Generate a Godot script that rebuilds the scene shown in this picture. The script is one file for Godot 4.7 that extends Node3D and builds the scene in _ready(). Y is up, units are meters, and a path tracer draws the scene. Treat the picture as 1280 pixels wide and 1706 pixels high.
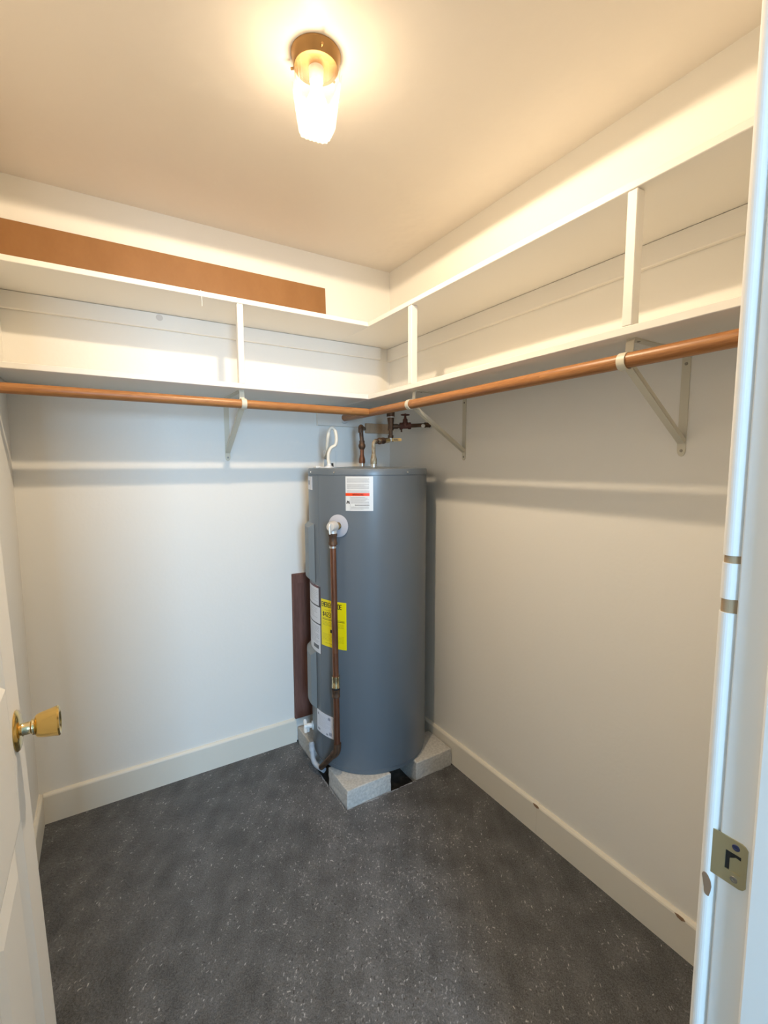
extends Node3D
# A walk-in closet with a grey water heater in the far corner, seen from its doorway.
# Axes: the far corner is x = 0, z = 0; the back wall runs along -x (z = 0), the right wall along +z (x = 0).

const H := 2.44          # ceiling height
const XL := -1.645       # left wall
const ZF := 1.938        # front wall, closet side
const ZR := 2.05         # front wall, bedroom side
const SD := 0.308        # shelf depth
const HX := -0.312       # water heater axis
const HZ := 0.300
const HR := 0.2725       # water heater radius
const HB := 0.08         # water heater foot
const HT := 1.405        # water heater top

var taken := {}
var M := {}

# ------------------------------------------------------------------ nodes
func numbered(n: String) -> String:
	if not taken.has(n):
		taken[n] = 0
		return n
	taken[n] += 1
	return "%s_%03d" % [n, taken[n]]

func tag(o: Node3D, label: String, category: String, group := "", kind := "") -> Node3D:
	o.set_meta("label", label)
	o.set_meta("category", category)
	if group != "": o.set_meta("group", group)
	if kind != "": o.set_meta("kind", kind)
	return o

func thing(called: String, label: String, category: String, group := "") -> Node3D:
	var o := Node3D.new()
	o.name = numbered(called)
	add_child(o)
	return tag(o, label, category, group)

func obj(called: String, st: SurfaceTool, mat: Material, parent: Node3D = null, label := "") -> MeshInstance3D:
	var o := MeshInstance3D.new()
	o.mesh = st.commit()
	o.material_override = mat
	o.cast_shadow = GeometryInstance3D.SHADOW_CASTING_SETTING_ON
	if parent == null:
		o.name = numbered(called)
		add_child(o, true)
	else:
		var n := called
		var k := 0
		while parent.has_node(n):
			k += 1
			n = "%s_%03d" % [called, k]
		o.name = n
		parent.add_child(o, true)
	if label != "": o.set_meta("label", label)
	return o

func struct(called: String, st: SurfaceTool, mat: Material, label: String, category: String) -> MeshInstance3D:
	var o := obj(called, st, mat)
	tag(o, label, category, "", "structure")
	return o

# ------------------------------------------------------------------ shapes
func mb() -> SurfaceTool:
	var st := SurfaceTool.new()
	st.begin(Mesh.PRIMITIVE_TRIANGLES)
	return st

func vert(st: SurfaceTool, p: Vector3, n: Vector3, uv := Vector2.ZERO) -> void:
	st.set_normal(n)
	st.set_uv(uv)
	st.add_vertex(p)

func flat_uv(p: Vector3, n: Vector3) -> Vector2:
	var a := n.abs()
	if a.x >= a.y and a.x >= a.z: return Vector2(p.z, -p.y)
	if a.y >= a.z: return Vector2(p.x, p.z)
	return Vector2(p.x, -p.y)

# a flat triangle whose front looks along `out`
func tri(st: SurfaceTool, a: Vector3, b: Vector3, c: Vector3, out: Vector3) -> void:
	var n := (b - a).cross(c - a)
	if n.length() < 1e-12: return
	n = n.normalized()
	if n.dot(out) > 0.0:
		var t := b
		b = c
		c = t
	else:
		n = -n
	for p: Vector3 in [a, b, c]: vert(st, p, n, flat_uv(p, n))

func quad(st: SurfaceTool, a: Vector3, b: Vector3, c: Vector3, d: Vector3, out: Vector3) -> void:
	tri(st, a, b, c, out)
	tri(st, a, c, d, out)

# box with chamfered edges
func bx(st: SurfaceTool, lo: Vector3, hi: Vector3, bev := 0.0, xf := Transform3D.IDENTITY) -> void:
	var c := (lo + hi) / 2.0
	var h := (hi - lo) / 2.0
	var b := minf(bev, minf(h.x, minf(h.y, h.z)) * 0.9)
	var P := {}
	for sx: int in [-1, 1]:
		for sy: int in [-1, 1]:
			for sz: int in [-1, 1]:
				var s := Vector3(sx, sy, sz)
				P[[s, 0]] = xf * (c + Vector3(sx * h.x, sy * (h.y - b), sz * (h.z - b)))
				P[[s, 1]] = xf * (c + Vector3(sx * (h.x - b), sy * h.y, sz * (h.z - b)))
				P[[s, 2]] = xf * (c + Vector3(sx * (h.x - b), sy * (h.y - b), sz * h.z))
	for ax in 3:
		var u := (ax + 1) % 3
		var v := (ax + 2) % 3
		for s: int in [-1, 1]:
			var k := []
			for q: Array in [[-1, -1], [1, -1], [1, 1], [-1, 1]]:
				var w := Vector3.ZERO
				w[ax] = s
				w[u] = q[0]
				w[v] = q[1]
				k.append(w)
			var o := Vector3.ZERO
			o[ax] = s
			quad(st, P[[k[0], ax]], P[[k[1], ax]], P[[k[2], ax]], P[[k[3], ax]], xf.basis * o)
		if b > 0.0:
			for su: int in [-1, 1]:
				for sv: int in [-1, 1]:
					var w0 := Vector3.ZERO
					w0[u] = su
					w0[v] = sv
					var w1 := w0
					w0[ax] = -1
					w1[ax] = 1
					var o2 := Vector3.ZERO
					o2[u] = su
					o2[v] = sv
					quad(st, P[[w0, u]], P[[w1, u]], P[[w1, v]], P[[w0, v]], xf.basis * o2)
	if b > 0.0:
		for sx: int in [-1, 1]:
			for sy: int in [-1, 1]:
				for sz: int in [-1, 1]:
					var s := Vector3(sx, sy, sz)
					tri(st, P[[s, 0]], P[[s, 1]], P[[s, 2]], xf.basis * s)

# surface of revolution about the y axis of xf; profile of Vector2(radius, height)
func lathe(st: SurfaceTool, xf: Transform3D, pr: Array, seg := 32, crease := 0.75) -> void:
	var ns := []
	for i in pr.size() - 1:
		var d: Vector2 = pr[i + 1] - pr[i]
		ns.append(Vector2(d.y, -d.x).normalized())
	for i in pr.size() - 1:
		var n0: Vector2 = ns[i]
		var n1: Vector2 = ns[i]
		if i > 0 and n0.dot(ns[i - 1]) > crease: n0 = (n0 + ns[i - 1]).normalized()
		if i < ns.size() - 1 and n1.dot(ns[i + 1]) > crease: n1 = (n1 + ns[i + 1]).normalized()
		var a: Vector2 = pr[i]
		var b: Vector2 = pr[i + 1]
		for k in seg:
			var t0 := TAU * k / seg
			var t1 := TAU * (k + 1) / seg
			var q := []
			for e: Array in [[a, n0, t0], [b, n1, t0], [b, n1, t1], [a, n0, t1]]:
				var r: Vector2 = e[0]
				var n: Vector2 = e[1]
				var t: float = e[2]
				q.append([xf * Vector3(r.x * sin(t), r.y, r.x * cos(t)), (xf.basis * Vector3(n.x * sin(t), n.y, n.x * cos(t))).normalized(), Vector2(t / TAU, r.y)])
			smooth4(st, q)

func smooth4(st: SurfaceTool, q: Array) -> void:
	for ids: Array in [[0, 1, 2], [0, 2, 3]]:
		var a: Vector3 = q[ids[0]][0]
		var b: Vector3 = q[ids[1]][0]
		var c: Vector3 = q[ids[2]][0]
		var n := (b - a).cross(c - a)
		if n.length() < 1e-14: continue
		var want: Vector3 = q[ids[0]][1] + q[ids[1]][1] + q[ids[2]][1]
		var order := [ids[0], ids[2], ids[1]] if n.dot(want) > 0.0 else ids
		for i: int in order: vert(st, q[i][0], q[i][1], q[i][2])

# tube through points; radius a number, or an array with one per point
func tube(st: SurfaceTool, pts: Array, rad: Variant, seg := 14, caps := true) -> void:
	var n := pts.size()
	var up := Vector3.ZERO
	var rings := []
	var along := 0.0
	for i in n:
		var d: Vector3 = (pts[mini(i + 1, n - 1)] - pts[maxi(i - 1, 0)]).normalized()
		if i == 0:
			up = d.cross(Vector3(0.31, 0.52, 0.8)).normalized()
		else:
			along += pts[i].distance_to(pts[i - 1])
			up = (up - d * up.dot(d)).normalized()
		var side := d.cross(up)
		var r: float = rad[i] if rad is Array else rad
		var ring := []
		for k in seg + 1:
			var t := TAU * k / seg
			var o := up * cos(t) + side * sin(t)
			ring.append([pts[i] + o * r, o, Vector2(float(k) / seg, along)])
		rings.append(ring)
	for i in n - 1:
		for k in seg:
			smooth4(st, [rings[i][k], rings[i + 1][k], rings[i + 1][k + 1], rings[i][k + 1]])
	if caps:
		for e: Array in [[0, 1], [n - 1, n - 2]]:
			var out: Vector3 = (pts[e[0]] - pts[e[1]]).normalized()
			for k in seg: tri(st, pts[e[0]], rings[e[0]][k][0], rings[e[0]][k + 1][0], out)

# points rounded at their corners
func rounded(pts: Array, r: float, steps := 6) -> Array:
	var out := [pts[0]]
	for i in range(1, pts.size() - 1):
		var a: Vector3 = pts[i] + (pts[i - 1] - pts[i]).limit_length(r)
		var b: Vector3 = pts[i] + (pts[i + 1] - pts[i]).limit_length(r)
		for k in steps + 1:
			var t := float(k) / steps
			out.append(a.lerp(pts[i], t).lerp(pts[i].lerp(b, t), t))
	out.append(pts[-1])
	return out

func spline(pts: Array, per := 6) -> Array:
	var out := []
	for i in pts.size() - 1:
		var p0: Vector3 = pts[maxi(i - 1, 0)]
		var p3: Vector3 = pts[mini(i + 2, pts.size() - 1)]
		for k in per: out.append(pts[i].cubic_interpolate(pts[i + 1], p0, p3, float(k) / per))
	out.append(pts[-1])
	return out

# flat strap bent along a path in the (x, y) plane of xf, `wide` along its z
func ribbon(st: SurfaceTool, pts: Array, wide: float, thick: float, xf: Transform3D) -> void:
	var n := pts.size()
	var rows := []
	for i in n:
		var d: Vector2 = (pts[mini(i + 1, n - 1)] - pts[maxi(i - 1, 0)]).normalized()
		var nn := Vector2(-d.y, d.x)
		var a: Vector2 = pts[i] + nn * thick / 2.0
		var b: Vector2 = pts[i] - nn * thick / 2.0
		rows.append([a, b, nn])
	for i in n - 1:
		var r0: Array = rows[i]
		var r1: Array = rows[i + 1]
		var f := func(p: Vector2, s: float) -> Vector3: return xf * Vector3(p.x, p.y, s * wide / 2.0)
		var nm := func(v: Vector2) -> Vector3: return (xf.basis * Vector3(v.x, v.y, 0)).normalized()
		smooth4(st, [[f.call(r0[0], -1.0), nm.call(r0[2]), Vector2(0, i)], [f.call(r1[0], -1.0), nm.call(r1[2]), Vector2(0, i + 1)], [f.call(r1[0], 1.0), nm.call(r1[2]), Vector2(1, i + 1)], [f.call(r0[0], 1.0), nm.call(r0[2]), Vector2(1, i)]])
		smooth4(st, [[f.call(r0[1], -1.0), -nm.call(r0[2]), Vector2(0, i)], [f.call(r1[1], -1.0), -nm.call(r1[2]), Vector2(0, i + 1)], [f.call(r1[1], 1.0), -nm.call(r1[2]), Vector2(1, i + 1)], [f.call(r0[1], 1.0), -nm.call(r0[2]), Vector2(1, i)]])
		for s: float in [-1.0, 1.0]:
			quad(st, f.call(r0[0], s), f.call(r1[0], s), f.call(r1[1], s), f.call(r0[1], s), xf.basis.z * s)
	for e: Array in [[0, 1], [n - 1, n - 2]]:
		var o: Vector2 = pts[e[0]] - pts[e[1]]
		var r: Array = rows[e[0]]
		quad(st, xf * Vector3(r[0].x, r[0].y, -wide / 2), xf * Vector3(r[0].x, r[0].y, wide / 2), xf * Vector3(r[1].x, r[1].y, wide / 2), xf * Vector3(r[1].x, r[1].y, -wide / 2), xf.basis * Vector3(o.x, o.y, 0))

# polygon in the (x, y) plane of xf, extruded from z0 to z1
func prism(st: SurfaceTool, poly: PackedVector2Array, z0: float, z1: float, xf := Transform3D.IDENTITY) -> void:
	var ids := Geometry2D.triangulate_polygon(poly)
	for e: Array in [[z1, 1.0], [z0, -1.0]]:
		for i in range(0, ids.size(), 3):
			var a := poly[ids[i]]
			var b := poly[ids[i + 1]]
			var c := poly[ids[i + 2]]
			tri(st, xf * Vector3(a.x, a.y, e[0]), xf * Vector3(b.x, b.y, e[0]), xf * Vector3(c.x, c.y, e[0]), xf.basis.z * e[1])
	var turn := -1.0 if Geometry2D.is_polygon_clockwise(poly) else 1.0
	for i in poly.size():
		var a := poly[i]
		var b := poly[(i + 1) % poly.size()]
		var o := Vector3(b.y - a.y, a.x - b.x, 0) * turn
		quad(st, xf * Vector3(a.x, a.y, z0), xf * Vector3(b.x, b.y, z0), xf * Vector3(b.x, b.y, z1), xf * Vector3(a.x, a.y, z1), xf.basis * o)

func rot_to(dir: Vector3) -> Basis:   # a basis whose y axis is dir
	var y := dir.normalized()
	var x := y.cross(Vector3(0, 0, 1) if absf(y.z) < 0.9 else Vector3(1, 0, 0)).normalized()
	return Basis(x, y, x.cross(y))

# point on a cylinder round the heater's axis; angle in degrees, 0 towards +z, -90 towards -x
func hp(ang: float, r: float, y: float) -> Vector3:
	var a := deg_to_rad(ang)
	return Vector3(HX + r * sin(a), y, HZ + r * cos(a))

# curved sheet on the heater, with thickness; uv runs over the whole sheet
func sheet(st: SurfaceTool, a0: float, a1: float, y0: float, y1: float, r0: float, r1: float, seg := 10) -> void:
	for k in seg:
		var u0 := float(k) / seg
		var u1 := float(k + 1) / seg
		var t0 := lerpf(a0, a1, u0)
		var t1 := lerpf(a0, a1, u1)
		var n0 := hp(t0, 1, 0) - hp(t0, 0, 0)
		var n1 := hp(t1, 1, 0) - hp(t1, 0, 0)
		smooth4(st, [[hp(t0, r1, y1), n0, Vector2(u0, 0)], [hp(t1, r1, y1), n1, Vector2(u1, 0)], [hp(t1, r1, y0), n1, Vector2(u1, 1)], [hp(t0, r1, y0), n0, Vector2(u0, 1)]])
		quad(st, hp(t0, r0, y1), hp(t1, r0, y1), hp(t1, r1, y1), hp(t0, r1, y1), Vector3.UP)
		quad(st, hp(t0, r0, y0), hp(t1, r0, y0), hp(t1, r1, y0), hp(t0, r1, y0), Vector3.DOWN)
	for e: Array in [[a0, -1.0], [a1, 1.0]]:
		quad(st, hp(e[0], r0, y0), hp(e[0], r1, y0), hp(e[0], r1, y1), hp(e[0], r0, y1), (hp(e[0] + e[1], 1, 0) - hp(e[0], 1, 0)))

# curved cover on the heater with chamfered sides
func cover(st: SurfaceTool, am: float, half: float, y0: float, y1: float, deep: float, cham: float) -> void:
	var seg := 10
	var ai := half - rad_to_deg(cham / HR)
	for k in seg:
		var o0 := lerpf(am - half, am + half, float(k) / seg)
		var o1 := lerpf(am - half, am + half, float(k + 1) / seg)
		var i0 := lerpf(am - ai, am + ai, float(k) / seg)
		var i1 := lerpf(am - ai, am + ai, float(k + 1) / seg)
		var n0 := hp(i0, 1, 0) - hp(i0, 0, 0)
		var n1 := hp(i1, 1, 0) - hp(i1, 0, 0)
		var R := HR + deep
		smooth4(st, [[hp(i0, R, y1 - cham), n0, Vector2(0, 0)], [hp(i1, R, y1 - cham), n1, Vector2(1, 0)], [hp(i1, R, y0 + cham), n1, Vector2(1, 1)], [hp(i0, R, y0 + cham), n0, Vector2(0, 1)]])
		quad(st, hp(o0, HR, y1), hp(o1, HR, y1), hp(i1, R, y1 - cham), hp(i0, R, y1 - cham), n0 + Vector3.UP)
		quad(st, hp(o0, HR, y0), hp(o1, HR, y0), hp(i1, R, y0 + cham), hp(i0, R, y0 + cham), n0 + Vector3.DOWN)
	for s: float in [-1.0, 1.0]:
		quad(st, hp(am + s * half, HR, y0), hp(am + s * half, HR, y1), hp(am + s * ai, HR + deep, y1 - cham), hp(am + s * ai, HR + deep, y0 + cham), hp(am + s * half * 2, 1, 0) - hp(am, 0.6, 0))

# ------------------------------------------------------------------ materials
func mat(called: String, c: Color, rough: float, metal := 0.0, spec := 0.5) -> StandardMaterial3D:
	var m := StandardMaterial3D.new()
	m.resource_name = called
	m.albedo_color = c
	m.roughness = rough
	m.metallic = metal
	m.metallic_specular = spec
	M[called] = m
	return m

func lin(r: float, g: float, b: float) -> Color:
	return Color(r, g, b).linear_to_srgb()

func noise(seed_: int, freq: float, oct := 3, kind := FastNoiseLite.TYPE_SIMPLEX_SMOOTH) -> FastNoiseLite:
	var n := FastNoiseLite.new()
	n.seed = seed_
	n.frequency = freq
	n.noise_type = kind
	n.fractal_octaves = oct
	return n

func tex(img: Image) -> ImageTexture:
	return ImageTexture.create_from_image(img)

func grain(seed_: int, a: Color, b: Color, fine: float) -> ImageTexture:   # wood grain running down the picture
	var n1 := noise(seed_, 0.02, 3)
	var n2 := noise(seed_ + 7, 0.09, 2)
	var img := Image.create(256, 512, false, Image.FORMAT_RGB8)
	for y in 512:
		for x in 256:
			var v := 0.5 + 0.6 * n1.get_noise_2d(x * 1.6, y * 0.12) + fine * n2.get_noise_2d(x * 3.0, y * 0.25)
			img.set_pixel(x, y, a.lerp(b, clampf(v, 0, 1)))
	return tex(img)

func mottle(seed_: int, a: Color, b: Color, f: float, size := 256) -> ImageTexture:
	var n1 := noise(seed_, f, 4)
	var img := Image.create(size, size, false, Image.FORMAT_RGB8)
	for y in size:
		for x in size:
			img.set_pixel(x, y, a.lerp(b, clampf(0.5 + 0.75 * n1.get_noise_2d(x, y), 0, 1)))
	return tex(img)

func bumps(seed_: int, f: float, strength: float, size := 256) -> ImageTexture:
	var n1 := noise(seed_, f, 3)
	var img := Image.create(size, size, false, Image.FORMAT_L8)
	for y in size:
		for x in size:
			# wraps round by cross-fading the borders
			var u := float(x) / size
			var v := float(y) / size
			var h := n1.get_noise_2d(x, y) * (1 - u) * (1 - v) + n1.get_noise_2d(x - size, y) * u * (1 - v) + n1.get_noise_2d(x, y - size) * (1 - u) * v + n1.get_noise_2d(x - size, y - size) * u * v
			var g := clampf(0.5 + 0.5 * h, 0, 1)
			img.set_pixel(x, y, Color(g, g, g))
	img.bump_map_to_normal_map(strength)
	return tex(img)

func carpet_tex() -> ImageTexture:
	# about 2.1 m x 2.1 m of worn dark grey carpet: pile, broad wear, painted-in daylight, lint and short scuffs
	var S := 1400
	var rng := RandomNumberGenerator.new()
	rng.seed = 41
	var broad := noise(3, 0.011, 4)
	var streak := noise(5, 0.02, 4)
	var fine := noise(9, 0.30, 2)
	var img := Image.create(S, S, false, Image.FORMAT_RGB8)
	for y in S:
		for x in S:
			# scuffs run along the walking direction, from the doorway to the far corner
			var a := x * 0.52 - y * 0.85
			var b := x * 0.85 + y * 0.52
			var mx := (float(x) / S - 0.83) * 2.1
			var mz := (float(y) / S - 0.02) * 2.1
			var path := exp(-pow((mx + 0.55 + 0.26 * (mz - 0.6)) / 0.26, 2.0))   # daylit strip of floor, painted in as a lighter carpet colour
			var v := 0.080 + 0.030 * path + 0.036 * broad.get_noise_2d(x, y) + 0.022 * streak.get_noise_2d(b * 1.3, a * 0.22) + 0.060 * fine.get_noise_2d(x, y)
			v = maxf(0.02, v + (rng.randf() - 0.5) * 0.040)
			img.set_pixel(x, y, lin(v * 0.99, v, v * 1.03))
	for i in 42000:   # lint, crumbs, threads
		var cx := rng.randi_range(6, S - 9)
		var cy := rng.randi_range(6, S - 9)
		var worn := broad.get_noise_2d(cx, cy) * 1.3 + 0.6 * streak.get_noise_2d((cx * 0.85 + cy * 0.52) * 1.3, (cx * 0.52 - cy * 0.85) * 0.22)
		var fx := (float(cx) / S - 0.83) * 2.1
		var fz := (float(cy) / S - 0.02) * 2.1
		var daylit := exp(-pow((fx + 0.55 + 0.26 * (fz - 0.6)) / 0.32, 2.0))  # denser lint also lightens the painted daylit strip
		if rng.randf() > 0.16 + 0.5 * worn + 0.55 * daylit: continue
		var dark := rng.randf() < 0.10
		var ang := rng.randf() * TAU if rng.randf() < 0.5 else 2.15 + rng.randf_range(-0.35, 0.35)
		var n := rng.randi_range(1, 6)
		var amt := rng.randf() * rng.randf() * 0.62 + 0.07
		for k in n:
			for o: Array in [[0, 0], [1, 0], [0, 1]]:
				var px := clampi(int(cx + cos(ang) * k) + o[0], 0, S - 1)
				var py := clampi(int(cy + sin(ang) * k) + o[1], 0, S - 1)
				var c := img.get_pixel(px, py)
				img.set_pixel(px, py, c.lerp(Color(0.07, 0.06, 0.05), 0.4) if dark else c.lerp(Color(0.84, 0.83, 0.82), amt))
	return tex(img)

const FONT := {"A": "01110 10001 10001 11111 10001 10001 10001", "D": "11110 10001 10001 10001 10001 10001 11110", "E": "11111 10000 10000 11110 10000 10000 11111", "G": "01111 10000 10000 10111 10001 10001 01111",
	"I": "11111 00100 00100 00100 00100 00100 11111", "N": "10001 11001 10101 10101 10011 10001 10001", "R": "11110 10001 10001 11110 10100 10010 10001", "U": "10001 10001 10001 10001 10001 10001 01110",
	"W": "10001 10001 10001 10101 10101 11011 10001", "Y": "10001 10001 01010 00100 00100 00100 00100", "$": "00100 01111 10100 01110 00101 11110 00100", "4": "00010 00110 01010 10010 11111 00010 00010",
	"2": "01110 10001 00001 00110 01000 10000 11111", "3": "11110 00001 00001 01110 00001 00001 11110"}

func write(img: Image, s: String, x: int, y: int, sx: int, sy: int, c: Color, bold := 0) -> void:
	for ch in s:
		if FONT.has(ch):
			var rows: PackedStringArray = FONT[ch].split(" ")
			for j in 7:
				for i in 5:
					if rows[j][i] == "1": img.fill_rect(Rect2i(x + i * sx, y + j * sy, sx + bold, sy), c)
		x += 6 * sx

func small_print(img: Image, r: Rect2i, step: int, tall: int, c: Color, rng: RandomNumberGenerator) -> void:   # lines too small to read
	var y := r.position.y
	while y + tall <= r.end.y:
		var x := r.position.x
		var end := r.end.x - (rng.randi_range(0, r.size.x / 3) if rng.randf() < 0.3 else 0)
		while x < end:
			var w := rng.randi_range(4, 14)
			img.fill_rect(Rect2i(x, y, mini(w, end - x), tall), c)
			x += w + 3
		y += step

func label_mat(called: String, img: Image, rough := 0.35) -> StandardMaterial3D:
	var m := mat(called, Color.WHITE, rough)
	m.albedo_texture = tex(img)
	m.texture_repeat = false
	return m

func make_materials() -> void:
	var wall := mat("wall_paint", lin(0.86, 0.835, 0.775), 0.55, 0.0, 0.35)
	wall.normal_enabled = true
	wall.normal_texture = bumps(11, 0.09, 1.6)
	wall.normal_scale = 0.12
	wall.uv1_triplanar = true
	wall.uv1_world_triplanar = true
	wall.uv1_scale = Vector3.ONE * 2.2
	var ceil := mat("ceiling_paint", lin(0.82, 0.765, 0.69), 0.42, 0.0, 0.4)
	ceil.normal_enabled = true
	ceil.normal_texture = bumps(19, 0.03, 2.2)
	ceil.normal_scale = 0.5
	ceil.uv1_triplanar = true
	ceil.uv1_world_triplanar = true
	ceil.uv1_scale = Vector3.ONE * 0.9
	mat("room_paint", lin(0.72, 0.69, 0.63), 0.6)
	mat("trim_paint", lin(0.80, 0.755, 0.655), 0.4, 0.0, 0.45)
	mat("shelf_paint", lin(0.84, 0.81, 0.745), 0.42, 0.0, 0.45)
	mat("door_paint", lin(0.91, 0.89, 0.845), 0.65, 0.0, 0.3)
	mat("bare_wood", lin(0.44, 0.30, 0.17), 0.7)
	mat("worn_paint", lin(0.30, 0.19, 0.115), 0.7)
	mat("shaded_lip", lin(0.10, 0.09, 0.07), 0.5, 0.5)  # strike lip: shade of its turned face put into the metal colour
	mat("valve_white", lin(0.74, 0.72, 0.68), 0.35, 0.4)
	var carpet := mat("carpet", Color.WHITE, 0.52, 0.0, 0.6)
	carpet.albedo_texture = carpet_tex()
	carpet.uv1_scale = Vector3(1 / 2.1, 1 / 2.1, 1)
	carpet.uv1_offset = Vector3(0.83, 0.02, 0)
	carpet.normal_enabled = true
	carpet.normal_texture = bumps(23, 0.3, 3.0, 512)
	carpet.normal_scale = 0.35
	var sub := mat("subfloor", Color.WHITE, 0.95)
	sub.albedo_texture = mottle(31, lin(0.03, 0.026, 0.022), lin(0.09, 0.075, 0.06), 0.04)
	sub.uv1_scale = Vector3(2, 2, 1)
	var conc := mat("concrete", Color.WHITE, 0.9, 0.0, 0.3)
	conc.albedo_texture = mottle(37, lin(0.44, 0.43, 0.405), lin(0.62, 0.605, 0.57), 0.05)
	conc.normal_enabled = true
	conc.normal_texture = bumps(39, 0.25, 2.0)
	conc.normal_scale = 0.5
	conc.uv1_triplanar = true
	conc.uv1_scale = Vector3.ONE * 5.0
	var rod := mat("rod_wood", Color.WHITE, 0.38, 0.0, 0.5)
	rod.albedo_texture = grain(51, lin(0.29, 0.118, 0.036), lin(0.47, 0.22, 0.075), 0.6)
	rod.uv1_scale = Vector3(1, 1.6, 1)
	var board := mat("board_brown", Color.WHITE, 0.55, 0.0, 0.4)
	board.albedo_texture = grain(53, lin(0.27, 0.128, 0.044), lin(0.31, 0.152, 0.056), 0.15)
	board.uv1_scale = Vector3(0.8, 2.5, 1)
	var plank := mat("plank_wood", Color.WHITE, 0.7, 0.0, 0.35)
	plank.albedo_texture = grain(57, lin(0.13, 0.062, 0.048), lin(0.21, 0.105, 0.082), 0.4)
	plank.uv1_scale = Vector3(4, 1.2, 1)
	var nailer := mat("nailer_wood", Color.WHITE, 0.75)
	nailer.albedo_texture = grain(59, lin(0.55, 0.38, 0.24), lin(0.66, 0.48, 0.31), 0.4)
	nailer.uv1_scale = Vector3(4, 4, 1)
	mat("bracket_paint", lin(0.66, 0.62, 0.50), 0.42, 0.0, 0.5)
	mat("dull_steel", lin(0.30, 0.28, 0.24), 0.45, 0.8)
	mat("zinc", lin(0.50, 0.43, 0.25), 0.42, 0.7)
	mat("dark_hole", lin(0.02, 0.02, 0.02), 0.9)
	mat("screw_blue", lin(0.06, 0.07, 0.16), 0.4, 0.6)
	mat("brass", lin(0.72, 0.50, 0.17), 0.16, 1.0)
	mat("brass_pale", lin(0.78, 0.66, 0.40), 0.2, 1.0)
	mat("lamp_brass", lin(0.36, 0.21, 0.085), 0.32, 0.9)
	var tank := mat("tank_paint", lin(0.140, 0.163, 0.183), 0.32, 0.0, 0.5)
	tank.normal_enabled = true
	tank.normal_texture = bumps(61, 0.12, 1.0)
	tank.normal_scale = 0.08
	tank.uv1_triplanar = true
	tank.uv1_scale = Vector3.ONE * 3.0
	mat("tank_cover", lin(0.19, 0.215, 0.225), 0.45)
	mat("tank_seam", lin(0.05, 0.055, 0.06), 0.6)
	mat("escutcheon", lin(0.50, 0.50, 0.54), 0.4)
	mat("white_plastic", lin(0.76, 0.76, 0.74), 0.35)
	mat("pvc_grey", lin(0.40, 0.43, 0.47), 0.35)
	mat("cable_white", lin(0.74, 0.71, 0.62), 0.45)
	mat("cable_grey", lin(0.40, 0.40, 0.40), 0.5)
	var cop := mat("copper", Color.WHITE, 0.42, 0.75)
	cop.albedo_texture = mottle(71, lin(0.14, 0.058, 0.034), lin(0.30, 0.135, 0.075), 0.02, 128)
	cop.uv1_scale = Vector3(1, 2, 1)
	var oldc := mat("copper_old", Color.WHITE, 0.55, 0.6)
	oldc.albedo_texture = mottle(73, lin(0.06, 0.038, 0.026), lin(0.19, 0.11, 0.065), 0.05, 128)
	oldc.uv1_scale = Vector3(1, 3, 1)
	var verd := mat("copper_green", Color.WHITE, 0.6, 0.4)
	verd.albedo_texture = mottle(77, lin(0.20, 0.12, 0.07), lin(0.42, 0.45, 0.36), 0.05, 128)
	verd.uv1_scale = Vector3(1, 6, 1)
	mat("valve_brass", lin(0.42, 0.30, 0.13), 0.4, 0.9)
	mat("solder", lin(0.62, 0.61, 0.58), 0.3, 0.9)
	mat("gate_red", lin(0.10, 0.035, 0.025), 0.6)
	mat("lever_yellow", lin(0.55, 0.33, 0.06), 0.45)
	mat("print_black", lin(0.02, 0.02, 0.02), 0.5)
	var glass := mat("lamp_glass", Color(1.0, 0.97, 0.90, 0.03), 0.05, 0.0, 0.6)
	glass.transparency = BaseMaterial3D.TRANSPARENCY_ALPHA
	var pane := mat("pane_glass", Color(0.95, 0.98, 1.0, 0.06), 0.02)
	pane.transparency = BaseMaterial3D.TRANSPARENCY_ALPHA
	var bulb := mat("bulb_glow", Color(1, 0.95, 0.85), 0.4)
	bulb.emission_enabled = true
	bulb.emission = lin(1.0, 0.86, 0.62)
	bulb.emission_energy_multiplier = 6.0

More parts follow.
